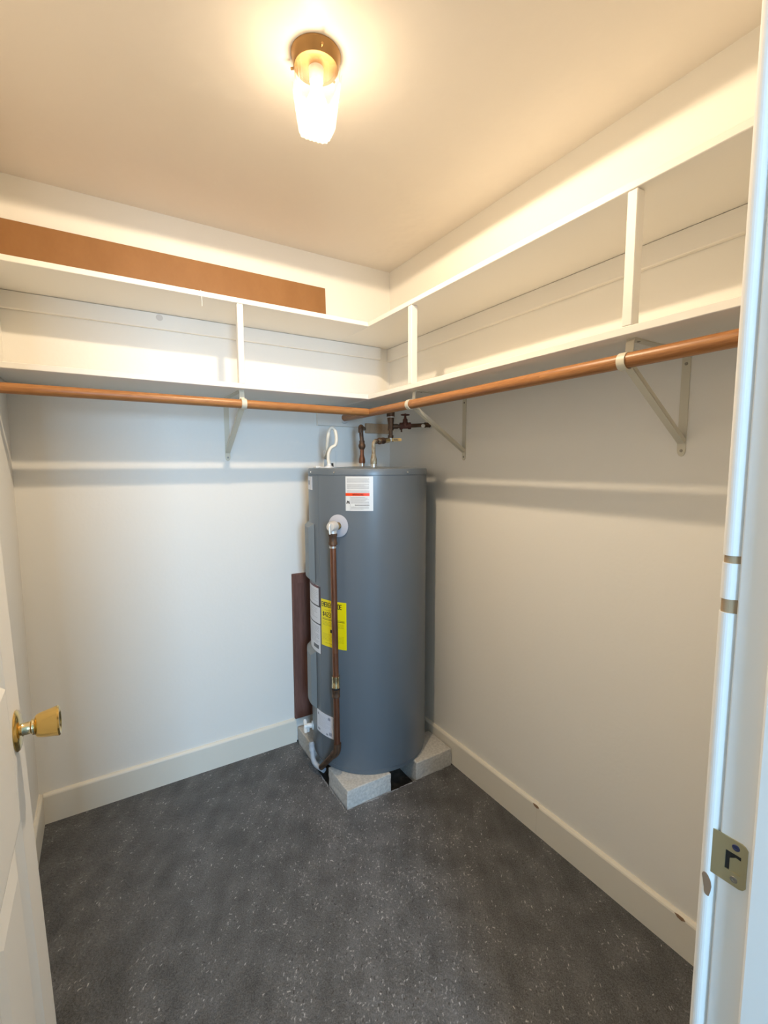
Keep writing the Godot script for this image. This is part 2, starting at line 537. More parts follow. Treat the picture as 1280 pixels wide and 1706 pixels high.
# ------------------------------------------------------------------ the place
func _ready() -> void:
	# camera
	var cam := Camera3D.new()
	cam.name = "camera"
	cam.keep_aspect = Camera3D.KEEP_HEIGHT
	cam.fov = rad_to_deg(2.0 * atan(853.0 / 767.9))
	cam.near = 0.02
	var yaw := deg_to_rad(31.66)
	var pitch := deg_to_rad(5.63)
	var roll := deg_to_rad(-0.11)
	var fw := Vector3(sin(yaw), 0, -cos(yaw))
	var rt := Vector3(cos(yaw), 0, sin(yaw))
	var f2 := fw * cos(pitch) - Vector3.UP * sin(pitch)
	var u2 := Vector3.UP * cos(pitch) + fw * sin(pitch)
	cam.transform = Transform3D(Basis(rt * cos(roll) + u2 * sin(roll), u2 * cos(roll) - rt * sin(roll), -f2), Vector3(-1.3752, 1.4126, 2.1683))
	add_child(cam)
	cam.make_current()
	# sky and exposure
	var we := WorldEnvironment.new()
	we.name = "environment"
	var env := Environment.new()
	env.background_mode = Environment.BG_SKY
	env.sky = Sky.new()
	var sm := ProceduralSkyMaterial.new()
	sm.sky_top_color = Color(0.45, 0.62, 0.88)
	sm.sky_horizon_color = Color(0.78, 0.85, 0.93)
	sm.ground_bottom_color = Color(0.30, 0.32, 0.30)
	sm.ground_horizon_color = Color(0.70, 0.76, 0.80)
	env.sky.sky_material = sm
	env.tonemap_mode = Environment.TONE_MAPPER_LINEAR
	env.tonemap_exposure = 1.0
	env.sdfgi_enabled = true
	env.ssao_enabled = true
	env.ssil_enabled = true
	we.environment = env
	add_child(we)
	# daylight through the bedroom window behind the camera
	var day := AreaLight3D.new()
	day.name = "window_daylight"
	day.area_size = Vector2(0.80, 1.24)
	day.position = Vector3(-1.88, 1.66, 5.17)
	day.light_color = lin(0.38, 0.67, 1.0)
	day.light_energy = 15.0
	day.shadow_enabled = true
	day.area_range = 12.0
	add_child(day)
	make_materials()
	shell()
	shelves()
	heater()
	plumbing()
	lamp()
	door()
	extras()

func shell() -> void:
	var w: Material = M.wall_paint
	var st := mb()
	bx(st, Vector3(XL - 0.1, 0, -0.1), Vector3(0.1, H, 0))
	struct("wall_back", st, w, "white painted back wall to the left of the water heater", "wall")
	st = mb()
	bx(st, Vector3(0, 0, 0), Vector3(0.1, H, ZF))
	struct("wall_right", st, w, "white painted right wall of the closet, warm lit", "wall")
	st = mb()
	bx(st, Vector3(XL - 0.1, 0, 0), Vector3(XL, H, ZF))
	struct("wall_left", st, w, "sliver of white left wall behind the open door", "wall")
	st = mb()
	bx(st, Vector3(-4.3, 0, ZF), Vector3(-1.584, H, ZR))
	bx(st, Vector3(-0.731, 0, ZF), Vector3(0.7, H, ZR))
	bx(st, Vector3(-1.584, 2.05, ZF), Vector3(-0.731, H, ZR))
	struct("wall_front", st, w, "white wall with the doorway the picture is taken through", "wall")
	st = mb()
	bx(st, Vector3(-4.4, 0, ZR), Vector3(-4.3, H, 5.2))
	struct("wall_side", st, M.room_paint, "plain cream side wall of the room outside the closet", "wall")
	st = mb()
	bx(st, Vector3(0.7, 0, ZR), Vector3(0.8, H, 5.2))
	struct("wall_far", st, M.room_paint, "plain cream far wall of the room outside the closet", "wall")
	st = mb()
	bx(st, Vector3(-4.4, 0, 5.2), Vector3(-2.34, H, 5.3))
	bx(st, Vector3(-1.42, 0, 5.2), Vector3(0.8, H, 5.3))
	bx(st, Vector3(-2.34, 0, 5.2), Vector3(-1.42, 1.0, 5.3))
	bx(st, Vector3(-2.34, 2.32, 5.2), Vector3(-1.42, H, 5.3))
	struct("wall_rear", st, M.room_paint, "cream wall with the window that lets the daylight in", "wall")
	st = mb()
	bx(st, Vector3(-4.4, H, -0.1), Vector3(0.8, H + 0.1, 5.3))
	struct("ceiling", st, M.ceiling_paint, "smooth cream ceiling of the closet round the lamp", "ceiling")
	# carpet with the corner cut out round the heater, on a sub floor
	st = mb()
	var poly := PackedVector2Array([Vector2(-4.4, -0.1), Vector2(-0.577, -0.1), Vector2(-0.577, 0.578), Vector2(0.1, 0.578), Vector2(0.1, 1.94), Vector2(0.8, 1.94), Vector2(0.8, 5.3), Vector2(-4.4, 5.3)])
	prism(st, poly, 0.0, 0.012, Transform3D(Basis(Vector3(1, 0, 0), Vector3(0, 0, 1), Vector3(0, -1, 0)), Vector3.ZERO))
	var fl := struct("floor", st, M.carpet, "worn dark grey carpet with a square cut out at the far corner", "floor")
	st = mb()
	bx(st, Vector3(-4.4, -0.13, -0.1), Vector3(0.8, -0.03, 5.3))
	obj("subfloor", st, M.subfloor, fl)
	st = mb()
	var rng := RandomNumberGenerator.new()
	rng.seed = 8
	for i in 46:   # frayed backing threads along the two cut edges
		var along := rng.randf()
		var p0 := Vector3(-0.578, 0.001, 0.30 + along * 0.28) if i < 26 else Vector3(-0.575 + along * 0.5, 0.001, 0.579)
		var dir := (Vector3(-0.2, 0, 1) if i < 26 else Vector3(1, 0, 0.2)).normalized()
		tube(st, [p0, p0 + dir * rng.randf_range(0.006, 0.02) + Vector3(0, 0.0012, 0), p0 + dir * rng.randf_range(0.02, 0.04)], 0.0007, 5)
	var fr := obj("frayed_edge", st, M.cable_grey, fl)
	fr.set_meta("kind", "stuff")
	# baseboards
	var t: Material = M.trim_paint
	st = mb()
	baseboard(st, Vector3(XL + 0.014, 0, 0), Vector3(-0.577, 0, 0), Vector3(0, 0, 1), 0.124)
	struct("baseboard_back", st, t, "cream baseboard along the back wall left of the heater", "baseboard")
	st = mb()
	baseboard(st, Vector3(0, 0, 0.585), Vector3(0, 0, 1.073), Vector3(-1, 0, 0), 0.124)
	baseboard(st, Vector3(0, 0, 1.0735), Vector3(0, 0, ZF), Vector3(-1, 0, 0), 0.1225)
	baseboard(st, Vector3(0, 0, 0), Vector3(0, 0, 0.585), Vector3(-1, 0, 0), 0.124, 0.0)
	var br := struct("baseboard_right", st, t, "cream baseboard along the right wall, chipped at its joint", "baseboard")
	for z: float in [1.068, 1.585]:
		st = mb()
		var chip := PackedVector2Array([Vector2(-0.014, 0), Vector2(-0.004, 0.0022), Vector2(0.010, 0.0016), Vector2(0.016, -0.004), Vector2(0.006, -0.010), Vector2(-0.006, -0.008)])
		prism(st, chip, 0.0, 0.0008, Transform3D(Basis(Vector3(0, 0, 1), Vector3(0, 1, 0), Vector3(-1, 0, 0)), Vector3(-0.014, 0.118, z)))
		obj("paint_chip", st, M.worn_paint, br)
	st = mb()
	baseboard(st, Vector3(XL, 0, 0), Vector3(XL, 0, ZF), Vector3(1, 0, 0), 0.124)
	struct("baseboard_left", st, t, "end of the cream baseboard on the left wall behind the door", "baseboard")
	# door frame: jamb, stop and closet-side casing on the strike side
	var jm: Material = M.door_paint
	st = mb()
	bx(st, Vector3(-0.75, 0, 1.9382), Vector3(-0.731, 2.05, ZR), 0.002)
	var jb := struct("trim_1", st, jm, "white door jamb with a metal strike plate at the right edge", "door jamb")
	st = mb()
	bx(st, Vector3(-0.762, 0, 1.974), Vector3(-0.7495, 2.05, 2.012), 0.003)
	obj("door_stop", st, jm, jb)
	# casing: two cut marks at 1.32 and 1.27 m where the wood shows
	var cuts := [[0.0, 1.2395, jm, 0.0], [1.2395, 1.2560, M.bare_wood, 0.0015], [1.2560, 1.2990, jm, 0.0], [1.2990, 1.3080, M.bare_wood, 0.0015], [1.3080, 2.11, jm, 0.0]]
	for c: Array in cuts:
		st = mb()
		var pr := PackedVector2Array()
		var d: float = c[3]
		for k in 11:   # rounded nose of the casing, falling back towards the jamb
			var a := deg_to_rad(lerpf(0.0, 142.0, k / 10.0))
			pr.append(Vector2(-0.7435 - (0.0090 - d) * sin(a), 1.9275 - (0.0090 - d) * cos(a)))
		pr.append(Vector2(-0.7465, 1.9375))
		pr.append(Vector2(-0.690, 1.9375))
		pr.append(Vector2(-0.690, 1.921))
		prism(st, pr, c[0], c[1], Transform3D(Basis(Vector3(1, 0, 0), Vector3(0, 0, 1), Vector3(0, -1, 0)), Vector3.ZERO) * Transform3D(Basis(Vector3(1, 0, 0), Vector3(0, 1, 0), Vector3(0, 0, -1)), Vector3.ZERO))
		obj("casing" if c[3] == 0.0 else "bare_notch", st, c[2], jb, "" if c[3] == 0.0 else "brown cut where bare wood shows")
	st = mb()
	var scuff := PackedVector2Array()
	for k in 20:
		var a := TAU * k / 20.0
		scuff.append(Vector2(cos(a) * (0.0045 + 0.0012 * sin(3.0 * a + 1.0)) - sin(a) * 0.002, sin(a) * (0.0165 + 0.002 * cos(2.0 * a))))
	prism(st, scuff, 0.0, 0.0005, Transform3D(Basis(Vector3(0, 0, 1), Vector3(0, 1, 0), Vector3(-1, 0, 0)), Vector3(-0.7523, 0.890, 1.9290)))
	obj("scuff", st, M.worn_paint, jb, "brown scuff where the paint is worn off")
	strike(jb)
	# the other jamb, head and stops, and the casing on the bedroom side
	st = mb()
	bx(st, Vector3(-1.584, 0, 1.9405), Vector3(-1.565, 2.05, ZR), 0.002)
	bx(st, Vector3(-1.565, 2.031, 1.9405), Vector3(-0.75, 2.05, ZR), 0.002)
	struct("trim_2", st, jm, "hinge jamb and head of the closet doorway", "door jamb")
	st = mb()
	bx(st, Vector3(-1.64, 0, ZR), Vector3(-1.57, 2.1, ZR + 0.016), 0.004)
	bx(st, Vector3(-0.745, 0, ZR), Vector3(-0.675, 2.1, ZR + 0.016), 0.004)
	bx(st, Vector3(-1.57, 2.036, ZR), Vector3(-0.745, 2.1, ZR + 0.016), 0.004)
	struct("trim_3", st, jm, "white casing round the doorway on the outer side", "door casing")
	# window behind the camera
	st = mb()
	for r: Array in [[-2.34, 1.0, -2.30, 2.32], [-1.46, 1.0, -1.42, 2.32], [-2.30, 1.0, -1.46, 1.04], [-2.30, 2.28, -1.46, 2.32], [-2.30, 1.64, -1.46, 1.68]]:
		bx(st, Vector3(r[0], r[1], 5.23), Vector3(r[2], r[3], 5.27), 0.004)
	var wn := struct("window_1", st, M.door_paint, "white sash window of the room outside the closet", "window")
	for y: Array in [[1.04, 1.64], [1.68, 2.28]]:
		st = mb()
		bx(st, Vector3(-2.30, y[0], 5.249), Vector3(-1.46, y[1], 5.253))
		obj("pane", st, M.pane_glass, wn)

func baseboard(st: SurfaceTool, a: Vector3, b: Vector3, out: Vector3, h: float, fat := 0.014) -> void:
	if fat == 0.0: fat = 0.0139
	var d := (b - a).normalized()
	var pr := PackedVector2Array([Vector2(0, 0), Vector2(fat, 0), Vector2(fat, h - 0.011), Vector2(fat - 0.002, h - 0.006), Vector2(0.006, h), Vector2(0, h)])
	prism(st, pr, 0.0, a.distance_to(b), Transform3D(Basis(out, Vector3.UP, d), a))

func strike(jb: Node3D) -> void:
	# plate of zinc let into the jamb, seen along x; local x = z of the room, local y = height
	var xf := Transform3D(Basis(Vector3(0, 0, 1), Vector3(0, 1, 0), Vector3(-1, 0, 0)), Vector3(-0.7503, 0.938, 1.949))
	var st := mb()
	var zb := [-0.0005, 0.0012]
	# four strips round the latch hole, corners cut
	prism(st, PackedVector2Array([Vector2(-0.018, 0.012), Vector2(-0.018, 0.029), Vector2(0.013, 0.029), Vector2(0.0165, 0.0275), Vector2(0.019, 0.024), Vector2(0.019, 0.012)]), zb[0], zb[1], xf)
	prism(st, PackedVector2Array([Vector2(-0.018, -0.012), Vector2(-0.018, -0.029), Vector2(0.013, -0.029), Vector2(0.0165, -0.0275), Vector2(0.019, -0.024), Vector2(0.019, -0.012)]), zb[0], zb[1], xf)
	prism(st, PackedVector2Array([Vector2(-0.018, -0.012), Vector2(-0.003, -0.012), Vector2(-0.003, 0.012), Vector2(-0.018, 0.012)]), zb[0], zb[1], xf)
	prism(st, PackedVector2Array([Vector2(0.013, -0.012), Vector2(0.019, -0.012), Vector2(0.019, 0.012), Vector2(0.013, 0.012)]), zb[0], zb[1], xf)
	# tongue bent into the hole
	prism(st, PackedVector2Array([Vector2(0.0015, -0.012), Vector2(0.0130, -0.012), Vector2(0.0130, 0.0065), Vector2(0.0075, 0.0075), Vector2(0.0015, 0.0035)]), -0.0002, 0.0008, xf * Transform3D(Basis(Vector3(0, 1, 0), 0.06), Vector3(0.0, 0, 0.0)))
	var p := obj("strike_plate", st, M.zinc, jb, "dull yellowish metal strike plate")
	st = mb()
	var lip := []
	for k in 9:
		var a := deg_to_rad(62.0) * k / 8.0
		lip.append(Vector2(-0.018 - 0.0115 * sin(a), 0.0004 - 0.0115 + 0.0115 * cos(a)))
	ribbon(st, lip, 0.054, 0.0015, xf * Transform3D(Basis(Vector3(1, 0, 0), Vector3(0, 0, 1), Vector3(0, -1, 0)), Vector3.ZERO))
	obj("lip", st, M.shaded_lip, p, "darker lip curling round the jamb's edge")
	st = mb()
	bx(st, Vector3(-0.003, -0.012, -0.0004), Vector3(0.013, 0.012, -0.0001), 0.0, xf)
	obj("latch_hole", st, M.dark_hole, p)
	for e: Array in [[0.0205, M.screw_blue], [-0.0205, M.dull_steel]]:
		st = mb()
		lathe(st, xf * Transform3D(rot_to(Vector3(0, 0, 1)), Vector3(0.007, e[0], 0.0011)), [Vector2(0.0042, 0), Vector2(0.0036, 0.0008), Vector2(0.0016, 0.0008), Vector2(0.0012, 0.0002), Vector2(0.0, 0.0002)], 18)
		obj("screw", st, e[1], p)

func shelves() -> void:
	var s: Material = M.shelf_paint
	var b := 0.0015
	for e: Array in [[2.0395, 2.0585, "upper"], [1.7185, 1.738, "lower"]]:
		var st := mb()
		bx(st, Vector3(XL + 0.001, e[0], 0.001), Vector3(-SD - 0.0008, e[1], SD), b)
		tag(obj("closet_shelf", st, s), "upper white painted shelf along the back wall, brown board on it" if e[2] == "upper" else "lower white painted shelf along the back wall, above the rod", "shelf", "white closet shelves")
		st = mb()
		bx(st, Vector3(-SD, e[0], 0.001), Vector3(-0.001, e[1], ZF - 0.002), b)
		tag(obj("closet_shelf", st, s), "upper white painted shelf along the right wall, empty" if e[2] == "upper" else "lower white painted shelf along the right wall, above the rod", "shelf", "white closet shelves")
	# cleats that carry the shelves
	var st := mb()
	bx(st, Vector3(XL + 0.002, 1.977, 0.0005), Vector3(-0.066, 2.0385, 0.019), 0.002)
	var c := tag(obj("shelf_cleat", st, s), "white cleat under the upper shelf on the back wall, knot showing", "cleat", "white shelf cleats")
	st = mb()
	lathe(st, Transform3D(rot_to(Vector3(0, 0, 1)), Vector3(-1.13, 2.022, 0.0188)), [Vector2(0.013, 0), Vector2(0.0125, 0.0007), Vector2(0.0, 0.0007)], 20)
	obj("knot", st, mat("knot_paint", lin(0.66, 0.62, 0.57), 0.5), c, "greyish knot showing through the paint")
	st = mb()
	bx(st, Vector3(-0.019, 1.974, 0.0005), Vector3(-0.0005, 2.0385, ZF - 0.003), 0.002)
	tag(obj("shelf_cleat", st, s), "white cleat under the upper shelf on the right wall", "cleat", "white shelf cleats")
	st = mb()
	bx(st, Vector3(-0.436, 1.618, 0.0005), Vector3(-0.178, 1.7175, 0.019), 0.002)
	c = tag(obj("shelf_cleat", st, s), "short white board under the lower shelf that holds the rod end", "cleat", "white shelf cleats")
	st = mb()
	lathe(st, Transform3D(rot_to(Vector3(0, 0, 1)), Vector3(-0.29, 1.6615, 0.019)), [Vector2(0.029, 0), Vector2(0.029, 0.003), Vector2(0.024, 0.010), Vector2(0.0185, 0.011), Vector2(0.0185, 0.0)], 28)
	obj("rod_socket", st, M.white_plastic, c)
	# uprights between the shelves
	var posts := [[Vector3(-0.878, 0, SD - 0.016), "white upright between the shelves on the back wall"], [Vector3(-SD + 0.016, 0, 0.630), "white upright between the right-hand shelves, nearer the corner"], [Vector3(-SD + 0.016, 0, 1.517), "white upright between the right-hand shelves, nearer the door"]]
	for k in 3:
		st = mb()
		var p: Vector3 = posts[k][0]
		var hx := 0.0115 if k == 0 else 0.0145
		var hz := 0.0145 if k == 0 else 0.0125
		bx(st, Vector3(p.x - hx, 1.7385, p.z - hz), Vector3(p.x + hx, 2.039, p.z + hz), 0.002)
		tag(obj("shelf_post", st, s), posts[k][1], "post", "shelf uprights")
	# rods
	st = mb()
	tube(st, [Vector3(-0.29, 1.6615, 0.0195), Vector3(-0.29, 1.6615, 0.5), Vector3(-0.29, 1.6615, 1.0), Vector3(-0.29, 1.6625, 1.5), Vector3(-0.29, 1.664, ZF - 0.001)], 0.0178, 28)
	tag(obj("closet_rod", st, M.rod_wood), "long orange-brown wooden rod along the right wall", "rod", "wooden closet rods")
	st = mb()
	tube(st, [Vector3(XL + 0.001, 1.660, 0.29), Vector3(-1.2, 1.6605, 0.29), Vector3(-0.75, 1.6605, 0.29), Vector3(-0.3065, 1.6615, 0.29)], 0.0172, 28)
	tag(obj("closet_rod", st, M.rod_wood), "orange-brown wooden rod along the back wall, butting on the other", "rod", "wooden closet rods")
	# brackets
	var b0 := bracket()
	b0.transform = Transform3D(Basis(Vector3(0, 0, 1), Vector3.UP, Vector3(-1, 0, 0)), Vector3(-0.872, 1.7185, 0.0))
	tag(b0, "cream metal shelf and rod bracket on the back wall", "bracket", "shelf and rod brackets")
	for e: Array in [[0.612, "cream metal rod bracket on the right wall, beside the heater pipes"], [1.507, "cream metal rod bracket on the right wall, nearest the door"]]:
		var k: Node3D = b0.duplicate()
		k.name = numbered("rod_bracket")
		add_child(k)
		k.transform = Transform3D(Basis(Vector3(-1, 0, 0), Vector3.UP, Vector3(0, 0, -1)), Vector3(0, 1.7185, e[0]))
		tag(k, e[1], "bracket", "shelf and rod brackets")
	# board on the upper shelf
	st = mb()
	var lean := Transform3D(Basis(Vector3(1, 0, 0), -0.045), Vector3(0, 2.0588, 0.024))
	bx(st, Vector3(XL + 0.004, 0, -0.008), Vector3(-0.384, 0.222, 0.003), 0.001, lean)
	tag(obj("brown_board", st, M.board_brown), "long brown board standing on the upper shelf against the back wall", "board")

func bracket() -> Node3D:
	# local x out from the wall, y up from the shelf's underside, z along the wall
	var o := thing("rod_bracket", "", "bracket")
	var bp: Material = M.bracket_paint
	var st := mb()
	var tip := PackedVector2Array([Vector2(-0.011, -0.002), Vector2(0.011, -0.002), Vector2(0.011, -0.262)])
	for k in 7:
		var a := PI * k / 6.0
		tip.append(Vector2(0.011 * cos(a), -0.262 - 0.018 * sin(a)))
	tip.append(Vector2(-0.011, -0.262))
	prism(st, tip, 0.0, 0.003, Transform3D(Basis(Vector3(0, 0, -1), Vector3.UP, Vector3(1, 0, 0)), Vector3.ZERO))
	obj("wall_plate", st, bp, o)
	st = mb()
	ribbon(st, [Vector2(0.003, -0.0015), Vector2(0.15, -0.0015), Vector2(0.268, -0.0015)], 0.022, 0.003, Transform3D.IDENTITY)
	obj("arm", st, bp, o)
	# hook: down from the arm, over the front of the rod and under it
	st = mb()
	var c := Vector2(0.29, -0.057)
	var path := [Vector2(0.262, -0.003), Vector2(0.2685, -0.004), Vector2(0.271, -0.010), Vector2(0.272, -0.030)]
	for k in 17:
		var a := deg_to_rad(132.0 - 265.0 * k / 16.0)
		path.append(c + Vector2(cos(a), sin(a)) * 0.0198)
	ribbon(st, path, 0.020, 0.0026, Transform3D.IDENTITY)
	obj("hook", st, bp, o)
	# brace, a shallow channel
	st = mb()
	var d := Vector2(0.274, -0.070)
	var e := Vector2(0.006, -0.243)
	ribbon(st, [d, e], 0.019, 0.0025, Transform3D.IDENTITY)
	for s: float in [-1.0, 1.0]:
		ribbon(st, [d + Vector2(-0.004, 0.006), e + Vector2(-0.003, 0.006)], 0.0025, 0.010, Transform3D(Basis(), Vector3(0, 0, s * 0.0085)))
	obj("brace", st, bp, o)
	for q: Array in [[Vector3(0.003, -0.264, 0), Vector3(1, 0, 0)], [Vector3(0.003, -0.030, 0), Vector3(1, 0, 0)], [Vector3(0.235, -0.003, 0), Vector3(0, -1, 0)]]:
		st = mb()
		lathe(st, Transform3D(rot_to(q[1]), q[0]), [Vector2(0.0042, 0), Vector2(0.0036, 0.0016), Vector2(0.0014, 0.0022), Vector2(0.0, 0.0016)], 14)
		obj("screw", st, M.dull_steel, o)
	return o

func heater() -> void:
	# concrete blocks first
	var rng := RandomNumberGenerator.new()
	rng.seed = 5
	var spots := [[Vector3(-0.574, 0, 0.388), Vector3(-0.357, 0, 0.576), "front concrete block under the heater, pale corner facing the room"], [Vector3(-0.224, 0, 0.395), Vector3(-0.016, 0, 0.576), "right concrete block under the heater, against the right baseboard"], [Vector3(-0.574, 0, 0.018), Vector3(-0.36, 0, 0.215), "rear concrete block under the heater, below the brown plank"]]
	for e: Array in spots:
		var sb := mb()
		var lo: Vector3 = e[0]
		var hi: Vector3 = e[1]
		block(sb, Vector3(lo.x, -0.03, lo.z), Vector3(hi.x, HB, hi.z), rng)
		tag(obj("concrete_block", sb, M.concrete), e[2], "block", "concrete blocks under the water heater")
	var h := thing("water_heater", "tall dark grey electric water heater standing on concrete blocks", "water heater")
	var ax := Transform3D(Basis(), Vector3(HX, 0, HZ))
	var st := mb()
	lathe(st, ax, [Vector2(HR - 0.02, HB), Vector2(HR - 0.006, HB + 0.001), Vector2(HR - 0.0045, HB + 0.004), Vector2(HR - 0.0045, HB + 0.018), Vector2(HR - 0.002, HB + 0.022), Vector2(HR, HB + 0.026), Vector2(HR, HT - 0.029), Vector2(HR - 0.0015, HT - 0.028), Vector2(HR - 0.0015, HT - 0.0265)], 96)
	obj("jacket", st, M.tank_paint, h)
	st = mb()
	lathe(st, ax, [Vector2(HR - 0.0012, HT - 0.0268), Vector2(HR + 0.0012, HT - 0.0262), Vector2(HR + 0.0014, HT - 0.006), Vector2(HR - 0.0006, HT - 0.0015), Vector2(HR - 0.005, HT), Vector2(HR - 0.03, HT + 0.001), Vector2(0.10, HT + 0.007), Vector2(0.0, HT + 0.009)], 96)
	var cap := obj("top_cap", st, M.tank_paint, h)
	for a: float in [-95.0, -60.0, 8.0, -128.0]:
		st = mb()
		lathe(st, Transform3D(rot_to(hp(a, 1, 0) - hp(a, 0, 0)), hp(a, HR + 0.0013, HT - 0.016)), [Vector2(0.004, 0), Vector2(0.0032, 0.0022), Vector2(0.0, 0.0024)], 12)
		obj("screw", st, M.solder, cap)
	st = mb()
	lathe(st, Transform3D(Basis(), hp(-104, 0.19, HT + 0.003)), [Vector2(0.0, 0), Vector2(0.045, 0), Vector2(0.045, 0.004), Vector2(0.0, 0.0045)], 8)
	var jb := obj("junction_lid", st, M.white_plastic, cap)
	st = mb()
	bx(st, hp(-104, 0.235, HT + 0.001) - Vector3(0.012, 0, 0.014), hp(-104, 0.235, HT + 0.001) + Vector3(0.012, 0.009, 0.014), 0.002)
	obj("lid_tab", st, M.white_plastic, jb)
	st = mb()
	sheet(st, -81.2, -80.5, HB + 0.03, HT - 0.03, HR - 0.001, HR + 0.0007, 2)
	obj("seam", st, M.tank_paint, h)
	# access covers
	for e: Array in [[0.90, 1.165], [0.315, 0.585]]:
		st = mb()
		cover(st, -106, 17, e[0], e[1], 0.020, 0.018)
		var cv := obj("access_cover", st, M.tank_cover, h)
		st = mb()
		sheet(st, -89.0, -88.4, e[0] + 0.004, e[1] - 0.004, HR - 0.001, HR + 0.0007, 2)
		obj("seam", st, M.tank_seam, cv)
	labels(h)
	# relief valve on its round plate
	var out := hp(-56.5, 1, 0) - hp(-56.5, 0, 0)
	var vx := Transform3D(rot_to(out), hp(-56.5, HR - 0.001, 1.168))
	st = mb()
	lathe(st, vx, [Vector2(0.047, 0), Vector2(0.047, 0.003), Vector2(0.045, 0.004), Vector2(0.016, 0.0045)], 40)
	obj("escutcheon", st, M.escutcheon, h, "pale grey round plate behind the relief valve")
	st = mb()
	lathe(st, vx, [Vector2(0.0165, 0.003), Vector2(0.0165, 0.024), Vector2(0.0135, 0.026), Vector2(0.0135, 0.034)], 6)
	obj("valve_nipple", st, M.valve_brass, h)
	st = mb()
	var vc := hp(-56.5, HR + 0.045, 1.168)
	lathe(st, Transform3D(rot_to(out), hp(-56.5, HR + 0.028, 1.170)), [Vector2(0.0, 0), Vector2(0.019, 0), Vector2(0.0215, 0.004), Vector2(0.0215, 0.028), Vector2(0.017, 0.037), Vector2(0.0, 0.038)], 24)
	tube(st, [vc + Vector3(0, 0.004, 0), vc + Vector3(0, -0.034, 0)], [0.0175, 0.0165], 18)
	var rv := obj("relief_valve", st, M.valve_white, h, "bright metal relief valve")
	st = mb()
	var lv := vc + out * 0.022
	tube(st, rounded([lv + Vector3(0, 0.012, 0), lv + out * 0.006 + Vector3(0, 0.006, 0), lv + out * 0.010 + Vector3(0.004, -0.026, 0.004)], 0.006), [0.004, 0.004, 0.004, 0.004, 0.004, 0.004, 0.004, 0.004, 0.003], 8)
	obj("test_lever", st, M.valve_white, rv)
	# drain valve near the foot, white plastic with a wing handle
	var dout := hp(-107, 1, 0) - hp(-107, 0, 0)
	st = mb()
	var dx := Transform3D(rot_to(dout), hp(-107, HR - 0.002, 0.192))
	lathe(st, dx, [Vector2(0.0, 0), Vector2(0.020, 0), Vector2(0.020, 0.006), Vector2(0.012, 0.008), Vector2(0.012, 0.032), Vector2(0.0, 0.033)], 20)
	var dside := dout.cross(Vector3.UP).normalized()
	var dc := hp(-107, HR + 0.036, 0.192)
	tube(st, [dc - dout * 0.012, dc - dout * 0.010 + Vector3(0, -0.026, 0)], 0.0105, 14)
	var dv := obj("drain_valve", st, M.white_plastic, h, "white plastic drain valve")
	st = mb()
	for s: float in [-1.0, 1.0]:
		tube(st, [dc, dc + dside * s * 0.012 + Vector3(0, s * 0.014, 0), dc + dside * s * 0.018 + Vector3(0, s * 0.024, 0)], [0.007, 0.010, 0.006], 10)
		tube(st, [dc, dc + dside * s * 0.016 + Vector3(0, -s * 0.008, 0)], [0.007, 0.006], 10)
	obj("wing_handle", st, M.white_plastic, dv)

func block(st: SurfaceTool, lo: Vector3, hi: Vector3, rng: RandomNumberGenerator) -> void:
	# a chamfered box whose faces are gridded and slightly rough
	var n := 8
	var c := (lo + hi) / 2.0
	var hs := (hi - lo) / 2.0
	var nz := noise(rng.randi_range(1, 9999), 40.0, 2)
	var f := func(p: Vector3) -> Vector3:
		var r := 0.006
		var q := Vector3(clampf(p.x, -hs.x + r, hs.x - r), clampf(p.y, -hs.y + r, hs.y - r), clampf(p.z, -hs.z + r, hs.z - r))
		var d := (p - q).normalized()
		return c + q + d * (r - 0.0022 * absf(nz.get_noise_3d(p.x, p.y, p.z) * 2.0))
	for a in 3:
		var u := (a + 1) % 3
		var v := (a + 2) % 3
		for s: float in [-1.0, 1.0]:
			var out := Vector3.ZERO
			out[a] = s
			for i in n:
				for j in n:
					var q := []
					for e: Array in [[0, 0], [1, 0], [1, 1], [0, 1]]:
						var p := Vector3.ZERO
						p[a] = s * hs[a]
						p[u] = hs[u] * edge_t(i + e[0], n)
						p[v] = hs[v] * edge_t(j + e[1], n)
						q.append(f.call(p))
					quad(st, q[0], q[1], q[2], q[3], out)

func edge_t(i: int, n: int) -> float:   # grid lines gathered near the edges
	if i == 0: return -1.0
	if i == n: return 1.0
	if i == 1: return -0.95
	if i == n - 1: return 0.95
	return lerpf(-0.95, 0.95, float(i - 1) / (n - 2))

